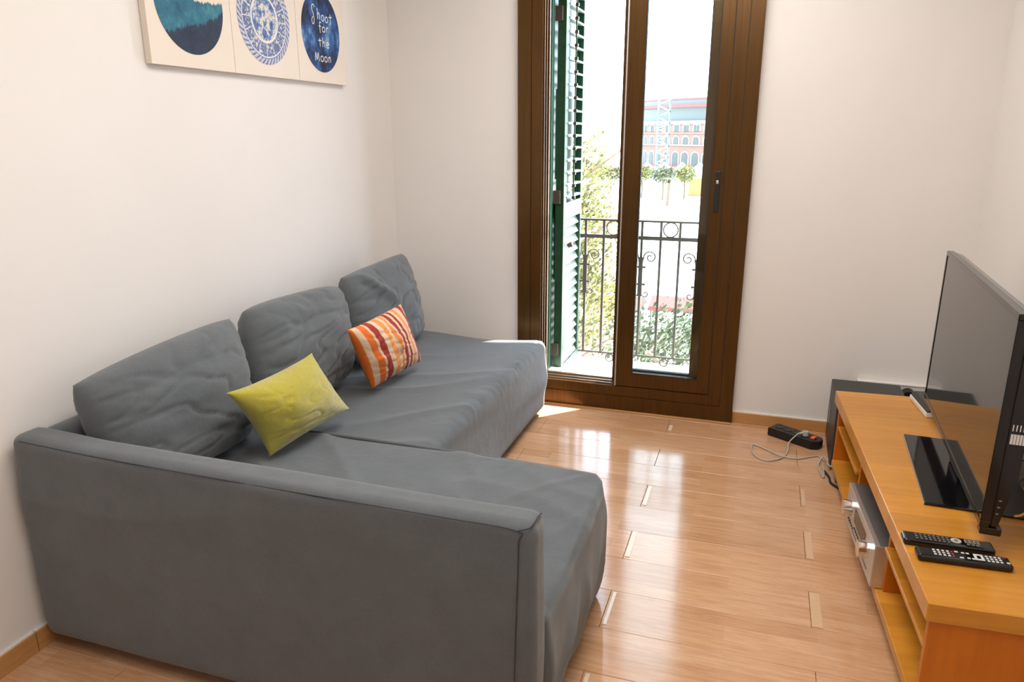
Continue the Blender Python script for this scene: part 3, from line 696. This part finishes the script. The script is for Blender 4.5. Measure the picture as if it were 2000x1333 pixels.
# ------------------------------------------------------------------ television
TA = math.atan2(-0.050, 1.02)
tv = thing('television', 'black flat screen television on a glass foot on the stand', 'television', None, (0.586, 1.950, 0.380), TA)
TW, Z0, Z1_ = 1.02, 0.080, 0.632
bm = bmesh.new(); bz = 0.016
box(bm, 0, 0.022, 0, TW, Z0, Z0+bz+0.004, bev=0.002, seg=1); box(bm, 0, 0.022, 0, TW, Z1_-bz, Z1_, bev=0.002, seg=1)
box(bm, 0, 0.022, 0, bz, Z0+bz+.004, Z1_-bz, bev=0.001, seg=1); box(bm, 0, 0.022, TW-bz, TW, Z0+bz+.004, Z1_-bz, bev=0.001, seg=1)
obj('bezel', bm, M['gloss_black'], tv)
obj('screen', B(0.002, 0.006, bz, TW-bz, Z0+bz+.004, Z1_-bz), M['screen'], tv)
bm = bmesh.new(); prism(bm, [(0.0, Z0+0.003), (0.0, Z1_-0.003), (0.030, Z1_-0.012), (0.045, Z1_-0.16), (0.042, Z0+0.14), (0.018, Z0+0.003)], 1, 0.003, TW-0.003)
bmesh.ops.translate(bm, verts=bm.verts, vec=(0.022, 0, 0)); bmesh.ops.bevel(bm, geom=bm.edges[:], offset=0.004, segments=2, affect='EDGES')
obj('housing', bm, M['gloss_black'], tv)
obj('neck', B(0.030, 0.075, 0.44, 0.60, 0.010, Z0+0.10, bev=0.006), M['gloss_black'], tv)
fo = obj('glass_foot', B(-0.082, 0.205, 0.250, 0.790, 0.0, 0.009, bev=0.003), M['gloss_black'], tv)
obj('foot_edge', B(-0.0835, -0.082, 0.250, 0.790, 0.002, 0.008), M['silver'], tv)
obj('skirt', B(0.002, 0.05, -0.001, 0.03, Z0-0.018, Z0+0.002, bev=0.003), M['gloss_black'], tv)
bm = bmesh.new()
for i in range(5): box(bm, 0.030+i*0.0065, 0.0352+i*0.0065, 0.0015, 0.0035, 0.310, 0.336)
for i in range(4): box(bm, 0.031+i*0.0075, 0.0332+i*0.0075, 0.0015, 0.0035, 0.344, 0.360)
obj('port_label', bm, M['key'], tv)['kind'] = 'stuff'
for i in range(3): obj('side_key', B(0.030+i*0.001, 0.036+i*0.001, 0.0015, 0.0035, 0.120+i*0.018, 0.1235+i*0.018), M['dim_key'], tv)

cb = obj('cable', T([(0.680, 2.02, 0.47), (0.70, 2.04, 0.465), (0.735, 2.10, 0.45), (0.79, 2.18, 0.43), (0.865, 2.25, 0.40)], 0.003, 8, smooth=8), M['amber_cable'], smooth=True)
tag(cb, 'thin amber cable behind the near edge of the television', 'cable')
for pts, lb in (([(0.690, 2.10, 0.52), (0.73, 2.14, 0.53), (0.80, 2.22, 0.50), (0.87, 2.3, 0.46)], 'thick black cable curving from the television towards the wall, just above the amber one'),
                ([(0.690, 2.16, 0.56), (0.74, 2.2, 0.555), (0.81, 2.3, 0.53), (0.875, 2.4, 0.50)], 'thin black cable leaving the television, highest behind it')):
    tag(obj('cable', T(pts, 0.005 if 'thick' in lb else 0.0025, 8, smooth=8), M['black'], smooth=True), lb, 'cable')

# router at the far end of the stand
rt = thing('router', 'flat black router with a white rim at the far end of the television stand', 'router', None, (0.650, 2.962, 0.380), 0.10)
obj('rim', B(0, 0.11, 0, 0.215, 0, 0.020, bev=0.004), M['white'], rt)
obj('lid', prism(bmesh.new(), [(0.003, 0.020), (0.016, 0.034), (0.100, 0.034), (0.108, 0.020)], 1, 0.002, 0.213), M['speaker'], rt)
bm = bmesh.new()
for i in range(5):
    for j in range(4): cyl(bm, (0.030+j*0.013, 0.15+i*0.012, 0.0338), (0.030+j*0.013, 0.15+i*0.012, 0.0344), 0.003, n=8)
obj('vent_holes', bm, M['dim_key'], rt)['kind'] = 'stuff'

# remotes
def remote(loc, rz, label, kind):
    R = thing('remote_control', label, 'remote control', 'remote controls on the television stand', loc, rz)
    bm = B(0, 0.212, 0, 0.048, 0, 0.019, bev=0.007, seg=3); obj('body', bm, M['gloss_black'], R)
    zt = 0.0188
    def k_(x, y_, w2, h2, m, nm='button'): obj(nm, B(x, x+w2, y_, y_+h2, zt-0.001, zt+0.0014, bev=0.0006, seg=1), m, R)
    if kind == 0:
        for i in range(4):
            for j in range(3): k_(0.038+i*0.0105, 0.011+j*0.0105, 0.006, 0.006, M['key'])
        for j in range(3): k_(0.080, 0.011+j*0.0105, 0.004, 0.006, M['red'])
        k_(0.089, 0.035, 0.008, 0.006, M['key']); k_(0.095, 0.009, 0.009, 0.006, M['key'])
        for i in range(2): k_(0.104+i*0.0105, 0.033, 0.007, 0.006, M['key']); k_(0.112+i*0.0105, 0.010, 0.007, 0.006, M['key'])
        for a in ((0.130, 0.010, 0.021, 0.006), (0.130, 0.032, 0.021, 0.006), (0.130, 0.016, 0.006, 0.016), (0.145, 0.016, 0.006, 0.016)): k_(*a, M['key'], 'dial')
        for i in range(4):
            for j in range(3): k_(0.156+i*0.0095, 0.009+j*0.0105, 0.006, 0.006, M['key'])
        k_(0.196, 0.036, 0.008, 0.006, M['red']); k_(0.198, 0.010, 0.008, 0.006, M['key'])
    else:
        for i in range(8):
            for j in range(3): k_(0.030+i*0.0105, 0.010+j*0.0105, 0.006, 0.005, M['dim_key'])
        bm = bmesh.new(); cyl(bm, (0.125, 0.024, zt-0.001), (0.125, 0.024, zt+0.0015), 0.0125, n=28); obj('dial', bm, M['grey_cable'], R)
        obj('dial_centre', cyl(bmesh.new(), (0.125, 0.024, zt), (0.125, 0.024, zt+0.0022), 0.005, n=20), M['dim_key'], R)
        for i in range(3):
            for j in range(3): k_(0.148+i*0.0105, 0.010+j*0.0105, 0.0075, 0.007, M['dim_key'])
        for i in range(4): k_(0.146+i*0.0105, 0.0205, 0.0015, 0.018, M['grey_cable'], 'marking')
        k_(0.183, 0.035, 0.008, 0.006, M['red'])
    return R
remote((0.424, 1.948, 0.380), math.radians(1.5), 'black remote control with dim keys and a round dial, farther of the two', 1)
remote((0.446, 1.874, 0.380), math.radians(3.2), 'black remote control with bright white keys, nearer of the two', 0)

# ------------------------------------------------------------------ subwoofer, trunking, power strip, cables
sw = thing('subwoofer', 'black box subwoofer on the floor behind the television stand', 'speaker', None, (0.372, 3.225, 0.0), -0.02)
bm = B(0, 0.29, 0, 0.385, 0.012, 0.300, bev=0.007, seg=3); obj('cabinet', bm, M['speaker'], sw)
bm = bmesh.new()
pts = [(0.13+0.012*math.cos(a), 0.19+0.055*math.sin(a)) for a in [2*PI*i/24 for i in range(24)]]
prism(bm, [(0.275+0.017*math.cos(2*PI*i/28), 0.165+0.060*math.sin(2*PI*i/28)) for i in range(28)], 0, -0.0015, 0.004)
obj('port', bm, M['gloss_black'], sw)
for a, b in ((0.03, 0.04), (0.26, 0.04), (0.03, 0.34), (0.26, 0.34)): obj('foot', cyl(bmesh.new(), (a, b, 0), (a, b, 0.013), 0.014), M['rubber'], sw)
tr = thing('cable_trunking', 'white plastic trunking box low on the back wall behind the stand', 'trunking')
obj('box', B(0.500, XR-0.003, 3.650, YW-0.001, 0.200, 0.283, bev=0.003), M['white'], tr)
obj('lip', B(0.497, XR-0.002, 3.646, YW-0.001, 0.283, 0.290, bev=0.002), M['white'], tr)
pl = thing('plug', 'black plug in the white trunking beside the router', 'plug')
bm = bmesh.new(); cyl(bm, (0.712, 3.650, 0.245), (0.712, 3.605, 0.245), 0.030, 0.026, 28); obj('body', bm, M['black'], pl)
obj('cord', T([(0.712, 3.61, 0.26), (0.722, 3.57, 0.262), (0.735, 3.54, 0.22), (0.74, 3.50, 0.10), (0.74, 3.45, 0.02)], 0.004, 8, smooth=6), M['black'], pl, smooth=True)

psr = math.atan2(3.428-3.553, 0.311-0.116)
ps = thing('power_strip', 'black power strip with open sockets on the floor by the subwoofer', 'power strip', None, (0.116, 3.553, 0.0), psr)
bm = bmesh.new(); prism(bm, [(0.0, 0.0), (0.226, 0.0), (0.250, 0.026), (0.250, 0.062), (0.232, 0.088), (0.012, 0.088), (0.0, 0.076)], 2, 0.0, 0.040)
bmesh.ops.bevel(bm, geom=bm.edges[:], offset=0.003, segments=2, affect='EDGES'); obj('body', bm, M['black'], ps)
for i in range(4):
    cx_ = 0.034+i*0.045
    so_ = bpy.data.objects.new('socket', None); C.objects.link(so_); so_.parent = ps; so_.location = (cx_, 0.046, 0.040)
    bm = bmesh.new(); n_ = 28; rings = [[bm.verts.new((r_*math.cos(2*PI*j/n_), r_*math.sin(2*PI*j/n_), z_)) for j in range(n_)] for r_, z_ in ((0.0215, 0.0002), (0.0215, 0.0022), (0.0185, 0.0022), (0.0175, 0.0005))]
    for A, Q in zip(rings, rings[1:]):
        for j in range(n_): bm.faces.new((A[j], A[(j+1) % n_], Q[(j+1) % n_], Q[j]))
    bm.faces.new(rings[-1]); bmesh.ops.recalc_face_normals(bm, faces=bm.faces)
    obj('rim', bm, M['speaker'], so_)
    if i < 3:
        for s in (-1, 1): obj('hole', cyl(bmesh.new(), (s*0.0055, s*0.0055, 0.0006), (s*0.0055, s*0.0055, 0.0012), 0.0025, n=10), M['rubber'], so_)
obj('switch', B(0.203, 0.222, 0.030, 0.058, 0.040, 0.0485, bev=0.002), M['orange'], ps)['label'] = 'orange rocker switch'  # switch is plain orange plastic, no emission
gp = thing('cable', 'grey cable looping over the floor from the power strip plug', 'cable')
def psw(x, y_, z_): return Vector((0.116+x*math.cos(psr)-y_*math.sin(psr), 3.553+x*math.sin(psr)+y_*math.cos(psr), z_))
bm = bmesh.new(); a_ = psw(0.170, 0.046, 0.0425); cyl(bm, a_, a_+Vector((0, 0, 0.020)), 0.016, 0.013, 24); obj('plug', bm, M['grey_cable'], gp)
bm = bmesh.new(); cyl(bm, a_+Vector((0, 0, 0.014)), psw(0.148, 0.018, 0.050), 0.009, 0.004, 16); obj('strain_relief', bm, M['grey_cable'], gp)
cl = [tuple(psw(0.148, 0.018, 0.050)), (0.212, 3.44, 0.020), (0.205, 3.36, 0.004), (0.170, 3.275, 0.004), (0.105, 3.235, 0.004), (0.055, 3.30, 0.004), (0.052, 3.40, 0.004), (0.10, 3.375, 0.004), (0.17, 3.305, 0.0075), (0.245, 3.30, 0.004), (0.31, 3.345, 0.004), (0.342, 3.35, 0.004), (0.350, 3.24, 0.004), (0.346, 3.14, 0.004), (0.338, 3.15, 0.0085), (0.330, 3.25, 0.0085), (0.352, 3.32, 0.02), (0.364, 3.26, 0.035), (0.362, 3.195, 0.04), (0.40, 3.175, 0.03)]
obj('cord', T(cl, 0.0032, 8, smooth=8), M['grey_cable'], gp, smooth=True)
tag(obj('cable', T([(0.352, 3.20, 0.005), (0.366, 3.14, 0.006), (0.372, 3.08, 0.006), (0.42, 3.03, 0.006), (0.50, 3.0, 0.006)], 0.005, 8, smooth=8), M['black'], smooth=True), 'black power cord on the floor running under the far end of the stand', 'cable')

# ------------------------------------------------------------------ the street outside
GZ = -8.0
pave = plain('pale_paving', (0.62, 0.60, 0.57), 0.9, var=0.05, scale=0.5)
gnd = struct(obj('trim_5', B(-600, 400, 6, 900, GZ-0.5, GZ), pave)); gnd['label'] = 'pale paved street far below'
random.seed(11)
def leaf_cloud(blobs, size, count, mat, name, parent):
    verts, faces = [], []
    tot = sum(b[3]*b[4]*b[5] for b in blobs)
    for cx_, cy_, cz_, rx, ry, rz in blobs:
        for _ in range(int(count*rx*ry*rz/tot)):
            while True:
                d = Vector((random.uniform(-1, 1), random.uniform(-1, 1), random.uniform(-1, 1)))
                if 0.15 < d.length < 1: break
            d *= (0.55+0.45*random.random())/max(d.length, .5)*d.length**0.3
            p = Vector((cx_+d.x*rx, cy_+d.y*ry, cz_+d.z*rz)); s_ = size*random.uniform(0.6, 1.3)
            a = Vector((random.gauss(0, 1), random.gauss(0, 1), random.gauss(0, 1))).normalized(); b = a.orthogonal().normalized(); c_ = a.cross(b)
            i = len(verts); verts += [p-b*s_, p-c_*s_*0.45+a*s_*0.1, p+b*s_, p+c_*s_*0.45+a*s_*0.1]; faces += [(i, i+1, i+2), (i, i+2, i+3)]
    me = bpy.data.meshes.new(name); me.from_pydata([tuple(v) for v in verts], [], faces); me.materials.append(mat)
    o = bpy.data.objects.new(name, me); C.objects.link(o); o.parent = parent; o['kind'] = 'stuff'; return o
def leafmat(name, a, b):
    k = N(name); oi = k.n('ShaderNodeNewGeometry'); k.l(k.ramp(oi.outputs['Random Per Island'], [(0, a), (1, b)]), k.b.inputs['Base Color'])
    k.b.inputs['Roughness'].default_value = 0.5
    t = k.n('ShaderNodeBsdfTranslucent'); mx = k.n('ShaderNodeMixShader'); mx.inputs[0].default_value = 0.45
    k.l(k.ramp(oi.outputs['Random Per Island'], [(0, a), (1, b)]), t.inputs[0]); k.l(k.b.outputs[0], mx.inputs[1]); k.l(t.outputs[0], mx.inputs[2]); k.l(mx.outputs[0], k.out.inputs[0]); return k.m
lm_y = leafmat('yellow_green_leaf', (0.05, 0.05, 0.015), (0.34, 0.32, 0.10)); lm_g = leafmat('olive_leaf', (0.02, 0.022, 0.012), (0.17, 0.18, 0.085))
bark = plain('bark', (0.18, 0.12, 0.08), 0.9)
def tree(x, y_, ztop, r, label, blobs, size, count, mat, grp='trees in the street outside'):
    t = thing('tree', label, 'tree', grp, (x, y_, GZ))
    bm = bmesh.new(); zt = ztop-GZ
    tube(bm, [(0, 0, 0), (0.05, 0, zt*0.3), (-0.05, 0.1, zt*0.6), (0, 0, zt*0.9)], 0.09*r, 8, smooth=4)
    for i in range(9):
        a = i*2.4; z_ = zt*(0.55+0.04*i); tube(bm, [(0, 0, z_), (math.cos(a)*r*0.45, math.sin(a)*r*0.45, z_+0.35*r), (math.cos(a)*r*0.8, math.sin(a)*r*0.8, z_+0.6*r)], 0.018*r, 6, smooth=4)
    obj('trunk', bm, bark, t); leaf_cloud(blobs, size, count, mat, 'foliage', t); return t
tree(-3.15, 12.2, 1.7, 1.3, 'yellow-green tree rising past the balcony railing, seen between shutter and door', [(0.35, 0, 8.7, 0.55, 0.6, 0.85), (0.0, 0, 7.7, 1.1, 1.0, 1.1), (0.2, 0.4, 6.4, 1.0, 1.1, 1.0)], 0.05, 9000, lm_y)
tree(-3.75, 8.6, -1.0, 1.3, 'dense olive-green tree crown below the balcony, left of the middle stile', [(0.35, 0, 6.35, 1.45, 1.1, 0.95), (0.0, 0.1, 5.0, 1.4, 1.1, 1.2)], 0.042, 16000, lm_g)
tree(-0.55, 9.5, -0.8, 1.6, 'dense olive-green tree crown below the balcony, right of the middle stile', [(0, 0, 6.45, 1.6, 1.3, 0.95), (0.2, 0.3, 5.0, 1.6, 1.4, 1.2)], 0.042, 20000, lm_g)
aw = thing('awning', 'red awning of a street kiosk half hidden behind the tree crowns', 'awning', None, (-3.6, 34.6, GZ))
redm = plain('red_canvas', (0.26, 0.035, 0.03), 0.7)
obj('canopy', prism(bmesh.new(), [(-1.0, 1.45), (1.0, 1.45), (1.0, 1.65), (0, 1.98), (-1.0, 1.65)], 0, -1.0, 1.9), redm, aw)
for a in (-0.9, 1.8):
    for b in (-0.9, 0.9): obj('pole', B(a-.03, a+.03, b-.03, b+.03, 0, 1.46), M['iron'], aw)
kb = thing('awning', 'brown awning edge low between the railing bars on the left', 'awning', None, (-6.0, 30.5, GZ))
obj('canopy', prism(bmesh.new(), [(-1.2, 2.3), (1.2, 2.3), (0, 2.75)], 0, -0.6, 1.6), plain('brown_canvas', (0.10, 0.05, 0.035), 0.8), kb)
for a in (-0.5, 1.5): obj('pole', B(a-.03, a+.03, -.03, .03, 0, 2.4), M['iron'], kb)
# white market tents across the square
tentm = plain('white_tent', (0.72, 0.72, 0.75), 0.8); tend = plain('blue_grey_shade', (0.30, 0.34, 0.40), 0.8)
for i in range(4):
    x = -22.2+i*3.4
    t = thing('tent', ('leftmost', 'second from left', 'third from left', 'rightmost')[i]+' of four white pointed tents before the brick building', 'tent', 'white tents across the square', (x, 150, GZ))
    bm = bmesh.new(); b0 = [bm.verts.new(p) for p in ((-1.6, -1.6, 2.2), (1.6, -1.6, 2.2), (1.6, 1.6, 2.2), (-1.6, 1.6, 2.2))]; ap = bm.verts.new((0, 0, 3.8))
    for a in range(4): bm.faces.new((b0[a], b0[(a+1) % 4], ap))
    bm.faces.new(b0[::-1]); obj('roof', bm, tentm, t)
    bm = bmesh.new()
    for a in (-1.5, 1.5):
        for b in (-1.5, 1.5): box(bm, a-.08, a+.08, b-.08, b+.08, 0, 2.2)
    obj('frame', bm, tend, t)
# small street trees and palms
random.seed(5)
for i, (x, y_) in enumerate([(-17.2, 112), (-13.6, 108), (-10.9, 111), (-21.5, 110), (-25, 118)]):
    tree(x, y_, GZ+4.6, 1.5, ['small leafy tree on the far square just right of the middle stile', 'small leafy tree on the far square in the middle of the right pane', 'small leafy tree on the far square near the right pane edge', 'small leafy tree on the far square hidden partly by the middle stile', 'small leafy tree on the far square seen over the handrail at left'][i],
         [(0, 0, 3.6, 1.9, 1.9, 1.3)], 0.22, 900, lm_g if i % 2 else lm_y, 'small trees on the far square')
for i, x in enumerate((-16.2, -11.9)):
    p = thing('palm_tree', ['palm tree on the far square, left of the pair in the right pane', 'palm tree on the far square, right of the pair in the right pane'][i], 'palm tree', 'palm trees on the far square', (x, 100, GZ))
    obj('trunk', cyl(bmesh.new(), (0, 0, 0), (0.1, 0, 3.0), 0.22, 0.16, 12), bark, p)
    bm = bmesh.new()
    for j in range(16):
        a = j*2*PI/16; prev = None
        for q in range(6):
            t_ = q/5; rr_ = 1.7*t_; zz = 3.0+0.8*math.sin(t_*PI*0.75)-0.5*t_*t_; wd = 0.22*(1-t_)+0.02
            c_ = Vector((rr_*math.cos(a), rr_*math.sin(a), zz)); s_ = Vector((-math.sin(a), math.cos(a), 0))*wd
            cur = (bm.verts.new(c_+s_), bm.verts.new(c_-s_))
            if prev: bm.faces.new((prev[0], prev[1], cur[1], cur[0]))
            prev = cur
    o = obj('fronds', bm, lm_g, p)
kio = thing('kiosk', 'small orange kiosk among the trees on the far square', 'kiosk', None, (-9.9, 118, GZ))
obj('body', B(-1.0, 1.0, -1, 1, 0, 2.6, bev=0.05), plain('orange_panel', (0.55, 0.18, 0.06), 0.6), kio); obj('roof', B(-1.3, 1.3, -1.3, 1.3, 2.6, 2.85, bev=0.04), tentm, kio)

# round brick arena
ar = thing('arena_building', 'round pinkish brick building with arched windows and a red rimmed glazed roof', 'building')
brick = plain('pink_brick', (0.27, 0.145, 0.12), 0.9, var=0.05, scale=0.8)  # haze put into the arena colours: brick, windows and glazing are lightened
stone = plain('pale_stone', (0.40, 0.36, 0.34), 0.9); shade = plain('window_dark', (0.075, 0.08, 0.085), 0.3); glassg = plain('grey_glazing', (0.14, 0.155, 0.155), 0.3)
redr = plain('red_steel', (0.30, 0.07, 0.07), 0.6)
AX, AY, AR = 6.0, 250.0, 50.0
def ringw(name, r, r2, z0, z1, mat, a0=-3.2, a1=-0.64, n=72):
    bm = bmesh.new(); rows_ = []
    for i in range(n+1):
        a = a0+(a1-a0)*i/n; c_, s_ = math.cos(a), math.sin(a)
        rows_.append([bm.verts.new((AX+rr_*c_, AY+rr_*s_, zz)) for rr_, zz in ((r, z0), (r, z1), (r2, z1), (r2, z0))])
    for A, Q in zip(rows_, rows_[1:]):
        for j in range(4): bm.faces.new((A[j], A[(j+1) % 4], Q[(j+1) % 4], Q[j]))
    bmesh.ops.recalc_face_normals(bm, faces=bm.faces); return obj(name, bm, mat, ar)
ringw('brick_wall', AR, AR-1, GZ, 3.8, brick)
for z0, z1, nm in ((3.4, 4.2, 'cornice'), (-2.2, -1.9, 'string_course'), (1.0, 1.15, 'string_course')): ringw(nm, AR+0.5, AR, z0, z1, stone)
ringw('glazed_ring', AR-1.5, AR-2.5, 3.8, 7.6, glassg); ringw('red_ring', AR+0.6, AR-2.5, 7.6, 8.4, redr); ringw('parapet', AR-1, AR-1.4, 8.4, 9.6, glassg); ringw('red_ring', AR-0.8, AR-2, 9.6, 10.0, redr)
bm = bmesh.new(); rows_ = []
for i in range(33):
    a = 2*PI*i/32; rows_.append([bm.verts.new((AX+rr_*math.cos(a), AY+rr_*math.sin(a), zz)) for rr_, zz in ((48, 10.0), (38, 11.3), (24, 12.4), (8, 12.9), (0.5, 13))])
for A, Q in zip(rows_, rows_[1:]):
    for j in range(4): bm.faces.new((A[j], A[j+1], Q[j+1], Q[j]))
bmesh.ops.recalc_face_normals(bm, faces=bm.faces); obj('dome', bm, stone, ar, smooth=True)
def arch_mesh(w2, h2, ext=0.0):
    pts = [(-w2-ext, 0), (w2+ext, 0), (w2+ext, h2)] + [((w2+ext)*math.cos(t*PI/10), h2+(w2+ext)*math.sin(t*PI/10)) for t in range(1, 10)] + [(-w2-ext, h2)]
    bm = bmesh.new(); prism(bm, pts, 1, -0.12 if ext else -0.25, 0.3); return bm
def mk(bm, mat, nm):
    me = bpy.data.meshes.new(nm); bm.to_mesh(me); bm.free(); me.materials.append(mat); return me
mw = {k_: (mk(arch_mesh(*k_), shade, 'window'), mk(arch_mesh(*k_, ext=0.35), stone, 'window_surround')) for k_ in ((0.85, 1.5), (0.35, 1.3), (1.0, 2.3))}
for i in range(-11, 9):
    a = -PI/2-0.5+i*0.066
    for z_, k_, offs in ((1.5, (0.35, 1.3), (-0.45, 0.45)), (-2.2, (0.85, 1.5), (0,)), (-7.2, (1.0, 2.3), (0,))):
        for of in offs:
            aa = a+of/AR
            for q in (1, 0):
                o = bpy.data.objects.new(('window', 'window_surround')[q], mw[k_][q]); C.objects.link(o); o.parent = ar
                o.location = (AX+AR*math.cos(aa), AY+AR*math.sin(aa), z_); o.rotation_euler = (0, 0, aa+PI/2)
tw = thing('stair_tower', 'pale scaffold stair tower in front of the round brick building', 'stairs', None, (-25.3, 196, GZ))
bm = bmesh.new()
for a in (-1.4, 1.4):
    for b in (-1.2, 1.2): box(bm, a-.12, a+.12, b-.12, b+.12, 0, 17.5)
obj('frame', bm, M['dark_silver'], tw)
for i in range(12):
    s_ = 1 if i % 2 else -1
    bm = bmesh.new(); prism(bm, [(-1.4*s_, i*1.4+0.2), (1.4*s_, i*1.4+1.6), (1.4*s_, i*1.4+1.9), (-1.4*s_, i*1.4+0.5)], 1, -1.2, 1.2); obj('flight', bm, tend, tw)
# distant hills
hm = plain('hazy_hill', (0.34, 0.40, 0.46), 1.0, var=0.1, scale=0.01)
bm = bmesh.new(); prev = None
for i in range(60):
    x = -700+i*22; h_ = 26+16*nz_(Vector((x*0.006, 0, 4)))+6*nz_(Vector((x*0.03, 0, 8)))
    cur = [bm.verts.new(p) for p in ((x, 860, GZ), (x, 900, h_), (x, 960, GZ))]
    if prev: bm.faces.new((prev[0], cur[0], cur[1], prev[1])); bm.faces.new((prev[1], cur[1], cur[2], prev[2]))
    prev = cur
bmesh.ops.recalc_face_normals(bm, faces=bm.faces); struct(obj('trim_6', bm, hm))['label'] = 'hazy hills on the horizon'
